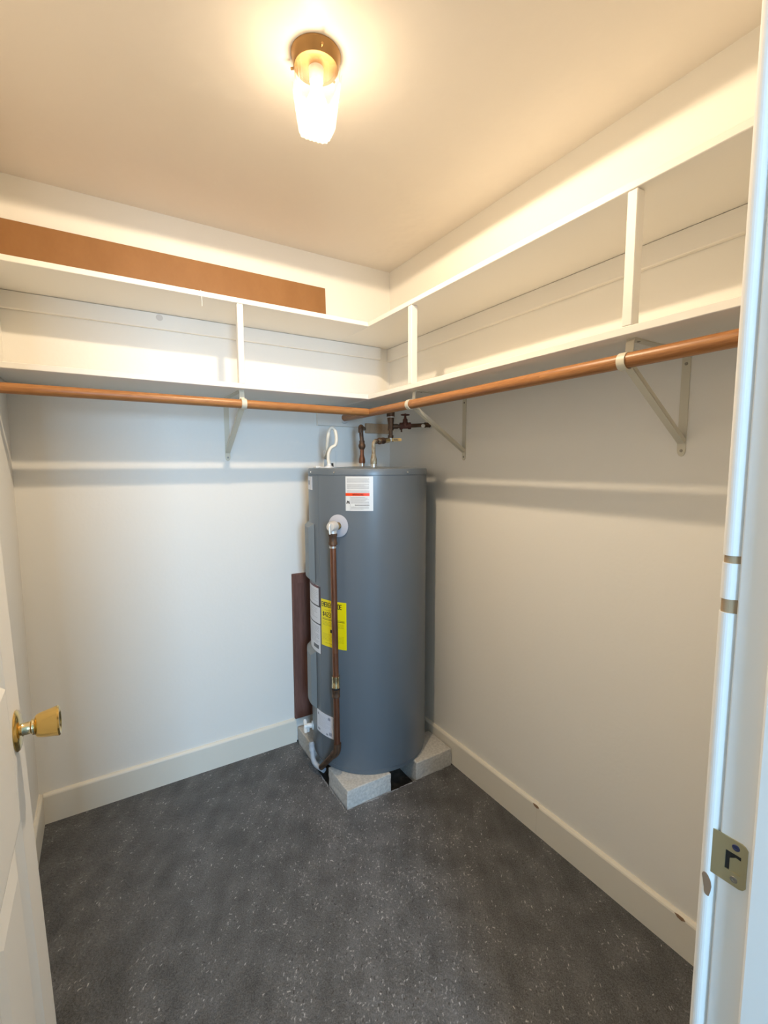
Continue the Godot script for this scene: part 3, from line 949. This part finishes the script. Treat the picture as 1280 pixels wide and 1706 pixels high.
func labels(h: Node3D) -> void:
	var rng := RandomNumberGenerator.new()
	rng.seed = 77
	var grey := Color(0.55, 0.55, 0.56)
	# caution label near the top
	var img := Image.create(320, 400, false, Image.FORMAT_RGB8)
	img.fill(Color(0.86, 0.86, 0.85))
	small_print(img, Rect2i(16, 24, 260, 50), 9, 4, grey, rng)
	small_print(img, Rect2i(16, 88, 258, 62), 9, 4, grey, rng)
	small_print(img, Rect2i(16, 164, 260, 22), 9, 4, grey, rng)
	img.fill_rect(Rect2i(0, 192, 278, 34), Color(0.93, 0.27, 0.07))
	write(img, "WARNING", 84, 199, 3, 3, Color(0.12, 0.05, 0.03))
	img.fill_rect(Rect2i(54, 234, 3, 160), Color(0.6, 0.6, 0.6))
	for r: Rect2i in [Rect2i(14, 290, 30, 14), Rect2i(10, 302, 12, 16), Rect2i(34, 300, 14, 18), Rect2i(22, 280, 8, 12), Rect2i(38, 284, 8, 8)]: img.fill_rect(r, Color(0.06, 0.06, 0.07))
	small_print(img, Rect2i(64, 238, 210, 76), 9, 4, grey, rng)
	small_print(img, Rect2i(110, 326, 165, 16), 8, 6, Color(0.3, 0.3, 0.3), rng)
	small_print(img, Rect2i(64, 350, 210, 36), 9, 4, grey, rng)
	var st := mb()
	sheet(st, -49.0, -25.0, 1.232, 1.373, HR, HR + 0.0016, 12)
	obj("caution_label", st, label_mat("caution_print", img), h, "white paper label with an orange warning band")
	# yellow label
	img = Image.create(320, 460, false, Image.FORMAT_RGB8)
	var yel := Color(0.93, 0.86, 0.02)
	img.fill(yel)
	var ink := Color(0.08, 0.07, 0.02)
	write(img, "ENERGYGUIDE", 8, 22, 4, 7, ink, 3)
	img.fill_rect(Rect2i(150, 62, 10, 34), ink)
	for k in 14: img.fill_rect(Rect2i(155 - (14 - k), 90 + k, 2 * (14 - k), 1), ink)
	small_print(img, Rect2i(52, 98, 150, 10), 12, 4, Color(0.5, 0.45, 0.05), rng)
	write(img, "$423", 24, 118, 5, 7, ink, 3)
	img.fill_rect(Rect2i(20, 180, 280, 3), Color(0.35, 0.31, 0.03))
	small_print(img, Rect2i(20, 190, 280, 12), 12, 7, Color(0.25, 0.22, 0.03), rng)
	small_print(img, Rect2i(20, 215, 270, 28), 12, 3, Color(0.6, 0.55, 0.05), rng)
	img.fill_rect(Rect2i(130, 284, 44, 32), ink)
	img.fill_rect(Rect2i(24, 250, 270, 2), Color(0.5, 0.45, 0.05))
	small_print(img, Rect2i(20, 335, 270, 70), 12, 3, Color(0.68, 0.62, 0.04), rng)
	small_print(img, Rect2i(60, 425, 90, 10), 12, 3, Color(0.5, 0.45, 0.05), rng)
	st = mb()
	sheet(st, -78.2, -49.5, 0.636, 0.842, HR, HR + 0.0016, 12)
	obj("energy_label", st, label_mat("energy_print", img), h, "yellow energy label behind the copper pipe")
	# long white instruction label between the covers
	img = Image.create(200, 460, false, Image.FORMAT_RGB8)
	img.fill(Color(0.84, 0.85, 0.87))
	img.fill_rect(Rect2i(0, 0, 200, 16), Color(0.35, 0.12, 0.14))
	img.fill_rect(Rect2i(186, 0, 14, 140), Color(0.2, 0.2, 0.22))
	img.fill_rect(Rect2i(0, 134, 200, 9), Color(0.15, 0.15, 0.17))
	img.fill_rect(Rect2i(0, 256, 200, 8), Color(0.15, 0.15, 0.17))
	small_print(img, Rect2i(16, 36, 160, 80), 12, 4, Color(0.70, 0.71, 0.73), rng)
	small_print(img, Rect2i(16, 160, 150, 70), 12, 4, Color(0.66, 0.67, 0.69), rng)
	small_print(img, Rect2i(16, 280, 170, 120), 11, 4, Color(0.62, 0.64, 0.67), rng)
	img.fill_rect(Rect2i(110, 408, 70, 26), Color(0.32, 0.33, 0.35))
	st = mb()
	sheet(st, -112.0, -80.0, 0.588, 0.893, HR, HR + 0.0016, 12)
	obj("instruction_label", st, label_mat("instruction_print", img), h, "long white paper label between the covers")
	# small white label near the foot
	img = Image.create(240, 240, false, Image.FORMAT_RGB8)
	img.fill(Color(0.86, 0.87, 0.90))
	small_print(img, Rect2i(30, 40, 180, 120), 14, 4, Color(0.74, 0.75, 0.79), rng)
	for r: Rect2i in [Rect2i(16, 26, 22, 26), Rect2i(176, 22, 30, 30), Rect2i(16, 196, 40, 22), Rect2i(150, 204, 26, 20), Rect2i(188, 180, 34, 36)]: img.fill_rect(r, Color(0.60, 0.61, 0.66))
	st = mb()
	sheet(st, -89.0, -64.5, 0.218, 0.319, HR, HR + 0.0016, 12)
	obj("rating_label", st, label_mat("rating_print", img), h, "small white label low on the heater")
	# tag at the upper left
	img = Image.create(80, 120, false, Image.FORMAT_RGB8)
	img.fill(Color(0.84, 0.84, 0.86))
	img.fill_rect(Rect2i(28, 36, 26, 40), Color(0.5, 0.5, 0.54))
	st = mb()
	sheet(st, -112.0, -92.5, 1.312, 1.37, HR, HR + 0.0016, 8)
	obj("side_label", st, label_mat("side_print", img), h, "small white label at the upper left edge")

func fitting(st: SurfaceTool, a: Vector3, b: Vector3, r: float, lip := 0.0) -> void:   # a collar round a pipe from a to b
	var d := (b - a)
	var L := d.length()
	lathe(st, Transform3D(rot_to(d), a), [Vector2(0.0, 0), Vector2(r + lip, 0), Vector2(r + lip, L * 0.2), Vector2(r, L * 0.28), Vector2(r, L * 0.72), Vector2(r + lip, L * 0.8), Vector2(r + lip, L), Vector2(0.0, L)], 20)

func plumbing() -> void:
	# discharge pipe from the relief valve to the floor
	var top := hp(-56.5, HR + 0.045, 1.140)
	var bend := Vector3(top.x + 0.006, 0.205, top.z + 0.006)
	var foot := Vector3(-0.584, 0.052, 0.338)
	var o := thing("discharge_pipe", "thin copper pipe hanging from the relief valve down the heater's front", "pipe")
	var st := mb()
	var mid := top.lerp(bend, 0.66)
	tube(st, [top, mid], 0.0128, 18)
	obj("upper_pipe", st, M.copper, o)
	st = mb()
	var mid2 := top.lerp(bend, 0.71)
	tube(st, [mid2, bend + Vector3(0, 0.02, 0)], 0.0128, 18)
	obj("lower_pipe", st, M.copper, o)
	st = mb()
	fitting(st, top + Vector3(0, 0.002, 0), top - Vector3(0, 0.044, 0), 0.0165, 0.002)
	obj("adapter", st, M.copper_old, o)
	st = mb()
	fitting(st, top - Vector3(0, 0.050, 0), top - Vector3(0, 0.058, 0), 0.0150, 0.0)
	obj("solder_ring", st, M.solder, o)
	st = mb()
	fitting(st, mid + Vector3(0, 0.016, 0), mid - Vector3(0, 0.034, 0), 0.0160, 0.0015)
	obj("coupling", st, M.brass_pale, o, "bright brass coupling halfway down the pipe")
	st = mb()
	fitting(st, mid - Vector3(0, 0.044, 0), mid - Vector3(0, 0.076, 0), 0.0162, 0.001)
	obj("union", st, M.copper_old, o)
	st = mb()
	tube(st, [mid, mid2], 0.0128, 16)
	obj("pipe_stub", st, M.dark_hole, o)
	st = mb()
	tube(st, rounded([bend + Vector3(0, 0.035, 0), bend, bend.lerp(foot, 0.22)], 0.022), 0.0165, 18)
	obj("elbow", st, M.copper_old, o)
	st = mb()
	tube(st, [bend.lerp(foot, 0.12), foot], 0.0128, 18)
	obj("end_pipe", st, M.copper_old, o)
	# pale pipe that comes round the heater's foot
	st = mb()
	tube(st, rounded([Vector3(-0.597, 0.135, 0.255), Vector3(-0.600, 0.045, 0.285), Vector3(-0.572, 0.036, 0.345)], 0.03), 0.0115, 16)
	var dp := tag(obj("drain_pipe", st, M.pvc_grey), "short pale plastic elbow pipe at the heater's lower left", "pipe")
	st = mb()
	fitting(st, Vector3(-0.5975, 0.128, 0.257), Vector3(-0.5985, 0.098, 0.266), 0.0135, 0.001)
	obj("collar", st, M.pvc_grey, dp)
	# hot water pipe: nipple, reducer, pipe, union, elbow into the wall
	var n1 := Vector3(-0.286, HT + 0.008, 0.200)
	o = thing("hot_water_pipe", "brown copper pipe with a dark union, left of the two on the heater", "pipe", "pipes on top of the heater")
	st = mb()
	tube(st, [n1 - Vector3(0, 0.006, 0), n1 + Vector3(0, 0.018, 0)], 0.0135, 18)
	obj("nipple", st, M.solder, o)
	st = mb()
	lathe(st, Transform3D(Basis(), n1), [Vector2(0.0, 0.016), Vector2(0.0145, 0.016), Vector2(0.0155, 0.022), Vector2(0.0155, 0.034), Vector2(0.0095, 0.058), Vector2(0.0095, 0.085), Vector2(0.0, 0.085)], 20)
	obj("reducer", st, M.copper, o, "brown copper reducer")
	st = mb()
	lathe(st, Transform3D(Basis(), n1), [Vector2(0.0, 0.082), Vector2(0.012, 0.082), Vector2(0.0135, 0.086), Vector2(0.0175, 0.094), Vector2(0.0175, 0.104), Vector2(0.0135, 0.110), Vector2(0.0135, 0.124), Vector2(0.0, 0.124)], 8)
	obj("union", st, M.copper_old, o, "dark brown pipe union")
	st = mb()
	var e1 := Vector3(-0.291, 1.603, 0.198)
	var w1 := Vector3(-0.172, 1.611, 0.020)
	tube(st, rounded([n1 + Vector3(0, 0.12, 0), e1, e1.lerp(w1, 0.98)], 0.018), 0.0098, 18)
	obj("riser", st, M.copper_old, o)
	st = mb()
	tube(st, rounded([e1 - Vector3(0, 0.028, 0), e1, e1.lerp(w1, 0.16)], 0.018), 0.0122, 18)
	obj("elbow", st, M.copper_old, o)
	# cold water pipe: nipple, elbow, ball valve, tee, gate valve and stub in the right wall
	var n2 := Vector3(-0.338, HT + 0.006, 0.400)
	var e2 := Vector3(-0.340, 1.522, 0.402)
	var tv := Vector3(-0.185, 1.538, 0.300)
	o = thing("cold_water_pipe", "greenish copper pipe with valves running to the right wall", "pipe", "pipes on top of the heater")
	st = mb()
	tube(st, [n2 - Vector3(0, 0.004, 0), n2 + Vector3(0, 0.014, 0)], 0.0135, 18)
	obj("nipple", st, M.solder, o)
	st = mb()
	lathe(st, Transform3D(Basis(), n2), [Vector2(0.0, 0.012), Vector2(0.0135, 0.012), Vector2(0.0142, 0.018), Vector2(0.0142, 0.034), Vector2(0.0095, 0.056), Vector2(0.0085, 0.06), Vector2(0.0, 0.06)], 20)
	obj("reducer", st, M.copper_green, o, "greenish reducer on the cold pipe")
	st = mb()
	tube(st, rounded([n2 + Vector3(0, 0.05, 0), e2, e2.lerp(tv, 0.75)], 0.018), 0.0085, 18)
	obj("riser", st, M.copper_green, o)
	var dir2 := (tv - e2).normalized()
	st = mb()
	fitting(st, e2 + dir2 * 0.022, e2 + dir2 * 0.036, 0.011, 0.0)
	fitting(st, e2.lerp(tv, 0.32), e2.lerp(tv, 0.56), 0.0135, 0.0015)
	obj("fitting", st, M.copper_old, o)
	st = mb()
	tube(st, [e2.lerp(tv, 0.56), e2.lerp(tv, 0.86)], 0.0125, 18)
	var bv := obj("ball_valve", st, M.brass_pale, o)
	st = mb()
	var bxf := Transform3D(Basis(Vector3.UP, -0.5), tv + Vector3(-0.018, 0.0, 0.018))
	bx(st, Vector3(-0.0105, -0.009, -0.004), Vector3(0.0105, 0.009, 0.004), 0.002, bxf)
	obj("lever_hub", st, M.white_plastic, bv)
	st = mb()
	var lever := PackedVector2Array([Vector2(0.0105, -0.007), Vector2(0.0105, 0.007), Vector2(0.052, 0.007), Vector2(0.057, 0.004), Vector2(0.057, -0.004), Vector2(0.052, -0.007)])
	prism(st, lever, -0.002, 0.002, bxf)
	var lvr := obj("lever", st, M.lever_yellow, bv, "flat yellow valve lever with dark print")
	st = mb()
	for k in 6: bx(st, Vector3(0.021 + k * 0.0034, -0.0028, 0.0018), Vector3(0.0235 + k * 0.0034, 0.0028 - (k % 3) * 0.001, 0.0024), 0.0, bxf)
	obj("print", st, M.print_black, lvr)
	var tee := Vector3(-0.185, 1.601, 0.300)
	st = mb()
	tube(st, [tv, tee], 0.0092, 18)
	obj("riser", st, M.copper_old, o)
	st = mb()
	fitting(st, tv - Vector3(0, 0.008, 0), tv + Vector3(0, 0.022, 0), 0.0125, 0.001)
	obj("collar", st, M.copper_old, o)
	st = mb()
	fitting(st, tee - Vector3(0, 0.018, 0), tee + Vector3(0, 0.020, 0), 0.0125, 0.001)
	obj("tee", st, M.copper_old, o)
	st = mb()
	lathe(st, Transform3D(Basis(), tee), [Vector2(0.0, 0.016), Vector2(0.0135, 0.016), Vector2(0.0160, 0.036), Vector2(0.0160, 0.042), Vector2(0.0, 0.042)], 20)
	lathe(st, Transform3D(Basis(), tee), [Vector2(0.0, 0.046), Vector2(0.0190, 0.046), Vector2(0.0190, 0.076), Vector2(0.012, 0.082), Vector2(0.0, 0.083)], 20)
	obj("air_chamber", st, M.copper_old, o)
	st = mb()
	lathe(st, Transform3D(Basis(), tee), [Vector2(0.0, 0.0415), Vector2(0.0172, 0.0415), Vector2(0.0172, 0.0465), Vector2(0.0, 0.0465)], 20)
	obj("collar", st, M.white_plastic, o)
	var wl := Vector3(-0.003, 1.612, 0.372)
	st = mb()
	tube(st, [tee, wl], 0.0092, 18)
	obj("supply_stub", st, M.copper_old, o)
	var ds := (wl - tee).normalized()
	var gv := tee.lerp(wl, 0.36)
	st = mb()
	fitting(st, gv - ds * 0.026, gv + ds * 0.026, 0.013, 0.0035)
	lathe(st, Transform3D(Basis(), gv), [Vector2(0.0, 0), Vector2(0.0150, 0.0), Vector2(0.0150, 0.014), Vector2(0.0115, 0.020), Vector2(0.0115, 0.030), Vector2(0.0065, 0.036), Vector2(0.0045, 0.058), Vector2(0.0, 0.058)], 12)
	var gt := obj("gate_valve", st, M.gate_red, o, "dark red-brown gate valve")
	st = mb()
	var wheel := []
	for k in 25: wheel.append(gv + Vector3(0.019 * cos(TAU * k / 24.0), 0.052, 0.019 * sin(TAU * k / 24.0)))
	tube(st, wheel, 0.003, 8, false)
	for k in 3:
		var a := TAU * k / 3.0
		tube(st, [gv + Vector3(0, 0.054, 0), gv + Vector3(0.019 * cos(a), 0.052, 0.019 * sin(a))], 0.0022, 6)
	obj("hand_wheel", st, M.gate_red, gt)
	st = mb()
	fitting(st, tee + ds * 0.014, tee + ds * 0.034, 0.0115, 0.0)
	tube(st, [gv - ds * 0.018 + Vector3(0, -0.012, 0), gv - ds * 0.018 + Vector3(0, -0.028, 0)], 0.004, 8)
	obj("drain_cap", st, M.copper_old, gt)
	st = mb()
	fitting(st, wl - ds * 0.030, wl - ds * 0.004, 0.0118, 0.001)
	obj("end_fitting", st, M.copper_old, o)
	st = mb()
	var dab := wl - ds * 0.034 - Vector3(0.006, 0.004, -0.004)
	lathe(st, Transform3D(rot_to(Vector3(-0.7, 0.1, 0.7)), dab), [Vector2(0.0, 0), Vector2(0.0095, 0.002), Vector2(0.0085, 0.007), Vector2(0.0, 0.009)], 12)
	obj("paint_dab", st, M.white_plastic, o, "dab of white paint on the pipe end")

	# wooden nailer behind the pipes
	st = mb()
	bx(st, Vector3(-0.158, 1.590, 0.0005), Vector3(-0.006, 1.641, 0.018), 0.0015)
	tag(obj("nailing_block", st, M.nailer_wood), "short unpainted wood block on the back wall behind the pipes", "wood block")
	# power cable looping from a wall plate down to the heater
	st = mb()
	bx(st, Vector3(-0.402, 1.405, 0.0), Vector3(-0.330, 1.495, 0.004), 0.002)
	tag(obj("cable_plate", st, M.wall_paint), "flat wall plate painted white, behind the power cable", "wall plate")
	var loop := [Vector3(-0.380, 1.455, 0.004), Vector3(-0.425, 1.462, 0.075), Vector3(-0.456, 1.478, 0.165), Vector3(-0.470, 1.537, 0.208), Vector3(-0.4665, 1.575, 0.217), Vector3(-0.456, 1.590, 0.223), Vector3(-0.443, 1.578, 0.229), Vector3(-0.4375, 1.543, 0.233), Vector3(-0.442, 1.512, 0.230), Vector3(-0.461, 1.496, 0.220), Vector3(-0.4715, 1.462, 0.214), Vector3(-0.468, HT + 0.006, 0.216)]
	st = mb()
	tube(st, spline(loop, 8), 0.0078, 12)
	var cab := tag(obj("power_cable", st, M.cable_white), "white power cable looping up from the top of the heater", "cable")
	st = mb()
	lathe(st, Transform3D(Basis(), Vector3(-0.468, HT + 0.005, 0.216)), [Vector2(0.0, 0), Vector2(0.016, 0), Vector2(0.016, 0.006), Vector2(0.011, 0.008), Vector2(0.011, 0.016), Vector2(0.0, 0.016)], 16)
	obj("cable_clamp", st, M.white_plastic, cab)
	st = mb()
	tube(st, [Vector3(-0.4555, HT + 0.007, 0.222), Vector3(-0.4560, HT + 0.024, 0.222)], 0.006, 12)
	obj("knockout", st, M.dark_hole, cab)

func lamp() -> void:
	var c := Vector3(-0.855, H, 1.003)
	var o := thing("ceiling_lamp", "small ceiling lamp with a brass base and square fluted glass shade, lit", "lamp")
	var st := mb()
	lathe(st, Transform3D(Basis(), c), [Vector2(0.046, -0.0315), Vector2(0.0545, -0.031), Vector2(0.0565, -0.028), Vector2(0.0605, -0.006), Vector2(0.0625, -0.0035), Vector2(0.0625, 0.0), Vector2(0.0, 0.0)], 56)
	lathe(st, Transform3D(Basis(), c), [Vector2(0.0, -0.030), Vector2(0.046, -0.030), Vector2(0.0465, -0.0315)], 40)
	var base := obj("base", st, M.lamp_brass, o, "brass canopy")
	for a: float in [100.0, 220.0, 340.0]:
		st = mb()
		var d := Vector3(cos(deg_to_rad(a)), 0, sin(deg_to_rad(a)))
		tube(st, [c + d * 0.057 - Vector3(0, 0.022, 0), c + d * 0.066 - Vector3(0, 0.022, 0)], [0.0032, 0.0032], 10)
		obj("thumb_screw", st, M.lamp_brass, base)
	st = mb()
	tube(st, [c - Vector3(0, 0.029, 0), c - Vector3(0, 0.061, 0)], [0.019, 0.017], 20)
	obj("socket", st, M.white_plastic, base)
	# square tapering shade of fluted glass, open at the top, wavy rim
	st = mb()
	var n := 96
	var rows := 14
	var gc := Vector3(-0.853, 0, 1.0)
	var ring := func(t: float, inset: float) -> Array:
		var half := lerpf(0.0545, 0.0395, t) - inset
		var y := lerpf(2.394, 2.268, t)
		var pts := []
		for k in n:
			var a := TAU * k / n + 0.06
			var ca := cos(a)
			var sa := sin(a)
			# superellipse: a square with rounded corners
			var r := half / pow(pow(absf(ca), 5.0) + pow(absf(sa), 5.0), 0.2)
			var flute := 0.0032 * cos(24.0 * (a - 0.06)) * (1.0 - 0.3 * t)
			r += flute
			var yy := y
			if t < 0.2: yy += 0.0045 * cos(8.0 * (a - 0.06)) * (1.0 - t * 5.0)
			pts.append(gc + Vector3(r * cos(a + 0.12), yy, r * sin(a + 0.12)))
		return pts
	var outer := []
	for i in rows + 1: outer.append(ring.call(float(i) / rows, 0.0))
	for i in rows:
		for k in n:
			var k2 := (k + 1) % n
			var q := []
			for e: Array in [[i, k], [i + 1, k], [i + 1, k2], [i, k2]]:
				var p: Vector3 = outer[e[0]][e[1]]
				var tg: Vector3 = outer[e[0]][(e[1] + 1) % n] - outer[e[0]][(e[1] + n - 1) % n]
				var dn: Vector3 = outer[mini(e[0] + 1, rows)][e[1]] - outer[maxi(e[0] - 1, 0)][e[1]]
				var nn := tg.cross(dn).normalized()
				if nn.dot(p - Vector3(gc.x, p.y, gc.z)) < 0.0: nn = -nn
				q.append([p, nn, Vector2.ZERO])
			smooth4(st, q)
	# rounded foot of the shade
	var prev: Array = outer[rows]
	for s: Array in [[0.94, 2.2645], [0.82, 2.2625], [0.5, 2.2635], [0.02, 2.2650]]:
		var nxt := []
		for k in n:
			var p: Vector3 = outer[rows][k]
			nxt.append(Vector3(gc.x + (p.x - gc.x) * s[0], s[1], gc.z + (p.z - gc.z) * s[0]))
		for k in n:
			var k2 := (k + 1) % n
			quad(st, prev[k], prev[k2], nxt[k2], nxt[k], Vector3(0, -1, 0) + (prev[k] - gc).normalized() * 0.001)
		prev = nxt
	obj("glass_shade", st, M.lamp_glass, o, "clear fluted glass shade")
	# bulb
	st = mb()
	var bc := Vector3(c.x, 2.312, c.z)
	lathe(st, Transform3D(Basis(), bc), [Vector2(0.0, -0.029), Vector2(0.012, -0.0265), Vector2(0.022, -0.018), Vector2(0.0275, -0.005), Vector2(0.0275, 0.010), Vector2(0.0245, 0.022)], 28, 0.4)
	var bulb := obj("bulb", st, null, o, "glowing bulb")
	st = mb()
	lathe(st, Transform3D(Basis(), bc), [Vector2(0.0245, 0.022), Vector2(0.018, 0.036), Vector2(0.0155, 0.052), Vector2(0.0155, 0.066), Vector2(0.0, 0.066)], 28, 0.4)
	bulb.mesh = st.commit(bulb.mesh)
	bulb.set_surface_override_material(0, M.bulb_glow)
	bulb.set_surface_override_material(1, M.white_plastic)
	# the lamp's own light: most of it thrown down and sideways, a little all round through the shade
	var sp := SpotLight3D.new()
	sp.name = "bulb_light"
	sp.position = Vector3(c.x, 2.374, c.z)
	sp.rotation = Vector3(-PI / 2, 0, 0)
	sp.spot_angle = 89.9
	sp.spot_angle_attenuation = 0.035
	sp.light_color = lin(1.0, 0.79, 0.55)
	sp.light_energy = 1.52
	sp.light_size = 0.02
	sp.spot_range = 10.0
	sp.spot_attenuation = 2.0
	sp.shadow_enabled = true
	add_child(sp)
	var l := OmniLight3D.new()
	l.name = "bulb_glimmer"
	l.position = bc
	l.light_color = lin(1.0, 0.79, 0.55)
	l.light_energy = 0.045
	l.light_size = 0.025
	l.omni_range = 10.0
	l.omni_attenuation = 2.0
	l.shadow_enabled = true
	add_child(l)

func door() -> void:
	# the leaf stands open along the left wall; local x = thickness, local z = from hinge (0) to the free edge (-0.81)
	var d := Node3D.new()
	d.name = "door_1"
	taken["door_1"] = 0
	add_child(d)
	tag(d, "white panelled door standing open at the left, brass knob on it", "door", "", "structure")
	d.transform = Transform3D(Basis(Vector3(0, 0, 1), deg_to_rad(1.4)), Vector3(-1.498, 0.008, 1.938))
	var dm: Material = M.door_paint
	var zs := [-0.81, -0.705, -0.4575, -0.3525, -0.105, 0.0]   # stile, panel, mullion, panel, stile
	var ys := [0.0, 0.20, 0.815, 1.045, 1.60, 1.705, 1.90, 2.02]
	var st: SurfaceTool
	for k: int in [0, 4]:
		st = mb()
		bx(st, Vector3(-0.035, 0, zs[k]), Vector3(0, 2.02, zs[k + 1]), 0.0015)
		obj("stile", st, dm, d)
	for k: int in [0, 2, 4, 6]:
		st = mb()
		bx(st, Vector3(-0.035, ys[k], zs[1]), Vector3(0, ys[k + 1], zs[4]), 0.0008)
		obj("rail", st, dm, d)
	for k: int in [1, 3, 5]:
		st = mb()
		bx(st, Vector3(-0.035, ys[k], zs[2]), Vector3(0, ys[k + 1], zs[3]), 0.0008)
		obj("mullion", st, dm, d)
		for j: int in [1, 3]:
			st = mb()
			for s: float in [1.0, -1.0]:   # both faces: sloped sticking, groove, raised field
				var x0 := 0.0 if s > 0 else -0.035
				var prev := [0.0, 0.0]
				for lv: Array in [[0.016, -0.009], [0.024, -0.009], [0.058, -0.002]]:
					frame_ring(st, x0, s, zs[j], zs[j + 1], ys[k], ys[k + 1], prev, lv)
					prev = lv
				var i: float = prev[0]
				var x: float = x0 + s * prev[1]
				quad(st, Vector3(x, ys[k] + i, zs[j] + i), Vector3(x, ys[k] + i, zs[j + 1] - i), Vector3(x, ys[k + 1] - i, zs[j + 1] - i), Vector3(x, ys[k + 1] - i, zs[j] + i), Vector3(s, 0, 0))
			obj("panel", st, dm, d)
	# knob on the face towards the room
	for s: float in [1.0, -1.0]:
		var kx := Transform3D(rot_to(Vector3(s, 0, 0)), Vector3(0.0 if s > 0 else -0.035, 0.950, -0.750))
		st = mb()
		lathe(st, kx, [Vector2(0.0000, 0.0000), Vector2(0.0340, 0.0000), Vector2(0.0350, 0.0016), Vector2(0.0330, 0.0047), Vector2(0.0270, 0.0071), Vector2(0.0180, 0.0091), Vector2(0.0000, 0.0091)], 40)
		var rose := obj("rose", st, M.brass, d, "round brass rose")
		st = mb()
		lathe(st, kx, [Vector2(0.0000, 0.0079), Vector2(0.0125, 0.0079), Vector2(0.0105, 0.0111), Vector2(0.0105, 0.0205), Vector2(0.0135, 0.0229), Vector2(0.0135, 0.0261), Vector2(0.0115, 0.0284), Vector2(0.0000, 0.0284)], 28)
		obj("neck", st, M.brass_pale, rose)
		st = mb()
		lathe(st, kx, [Vector2(0.0100, 0.0265), Vector2(0.0165, 0.0273), Vector2(0.0195, 0.0296), Vector2(0.0215, 0.0363), Vector2(0.0255, 0.0569), Vector2(0.0262, 0.0604), Vector2(0.0245, 0.0632), Vector2(0.0215, 0.0628), Vector2(0.0180, 0.0604), Vector2(0.0060, 0.0600), Vector2(0.0000, 0.0604)], 40)
		obj("knob", st, M.brass, d, "polished brass door knob")
	# hinges on the jamb side
	for y: float in [0.25, 1.05, 1.80]:
		st = mb()
		tube(st, [Vector3(-0.040, y - 0.045, 0.002), Vector3(-0.040, y + 0.045, 0.002)], 0.006, 12)
		obj("hinge", st, M.brass, d)

func frame_ring(st: SurfaceTool, x0: float, s: float, z0: float, z1: float, y0: float, y1: float, a: Array, b: Array) -> void:
	var xa: float = x0 + s * a[1]
	var xb: float = x0 + s * b[1]
	var p := []
	for e: Array in [[xa, a[0]], [xb, b[0]]]:
		var i: float = e[1]
		p.append([Vector3(e[0], y0 + i, z0 + i), Vector3(e[0], y0 + i, z1 - i), Vector3(e[0], y1 - i, z1 - i), Vector3(e[0], y1 - i, z0 + i)])
	for k in 4:
		var k2 := (k + 1) % 4
		quad(st, p[0][k], p[0][k2], p[1][k2], p[1][k], Vector3(s, 0, 0))

func extras() -> void:
	# plank on the baseboard behind the heater
	var st := mb()
	bx(st, Vector3(-0.584, 0.1255, 0.0015), Vector3(-0.455, 0.880, 0.0195), 0.0015)
	tag(obj("wood_plank", st, M.plank_wood), "reddish brown plank standing on the baseboard behind the heater", "plank")
	# thread hanging from the upper shelf's edge
	st = mb()
	tube(st, spline([Vector3(-1.020, 2.0600, SD - 0.004), Vector3(-1.0195, 2.0595, SD + 0.0015), Vector3(-1.019, 2.045, SD + 0.0022), Vector3(-1.0175, 2.022, SD + 0.0030), Vector3(-1.018, 2.003, SD + 0.0025)], 4), 0.0011, 7)
	tag(obj("hanging_thread", st, M.white_plastic), "short white thread hanging over the edge of the upper shelf", "thread")
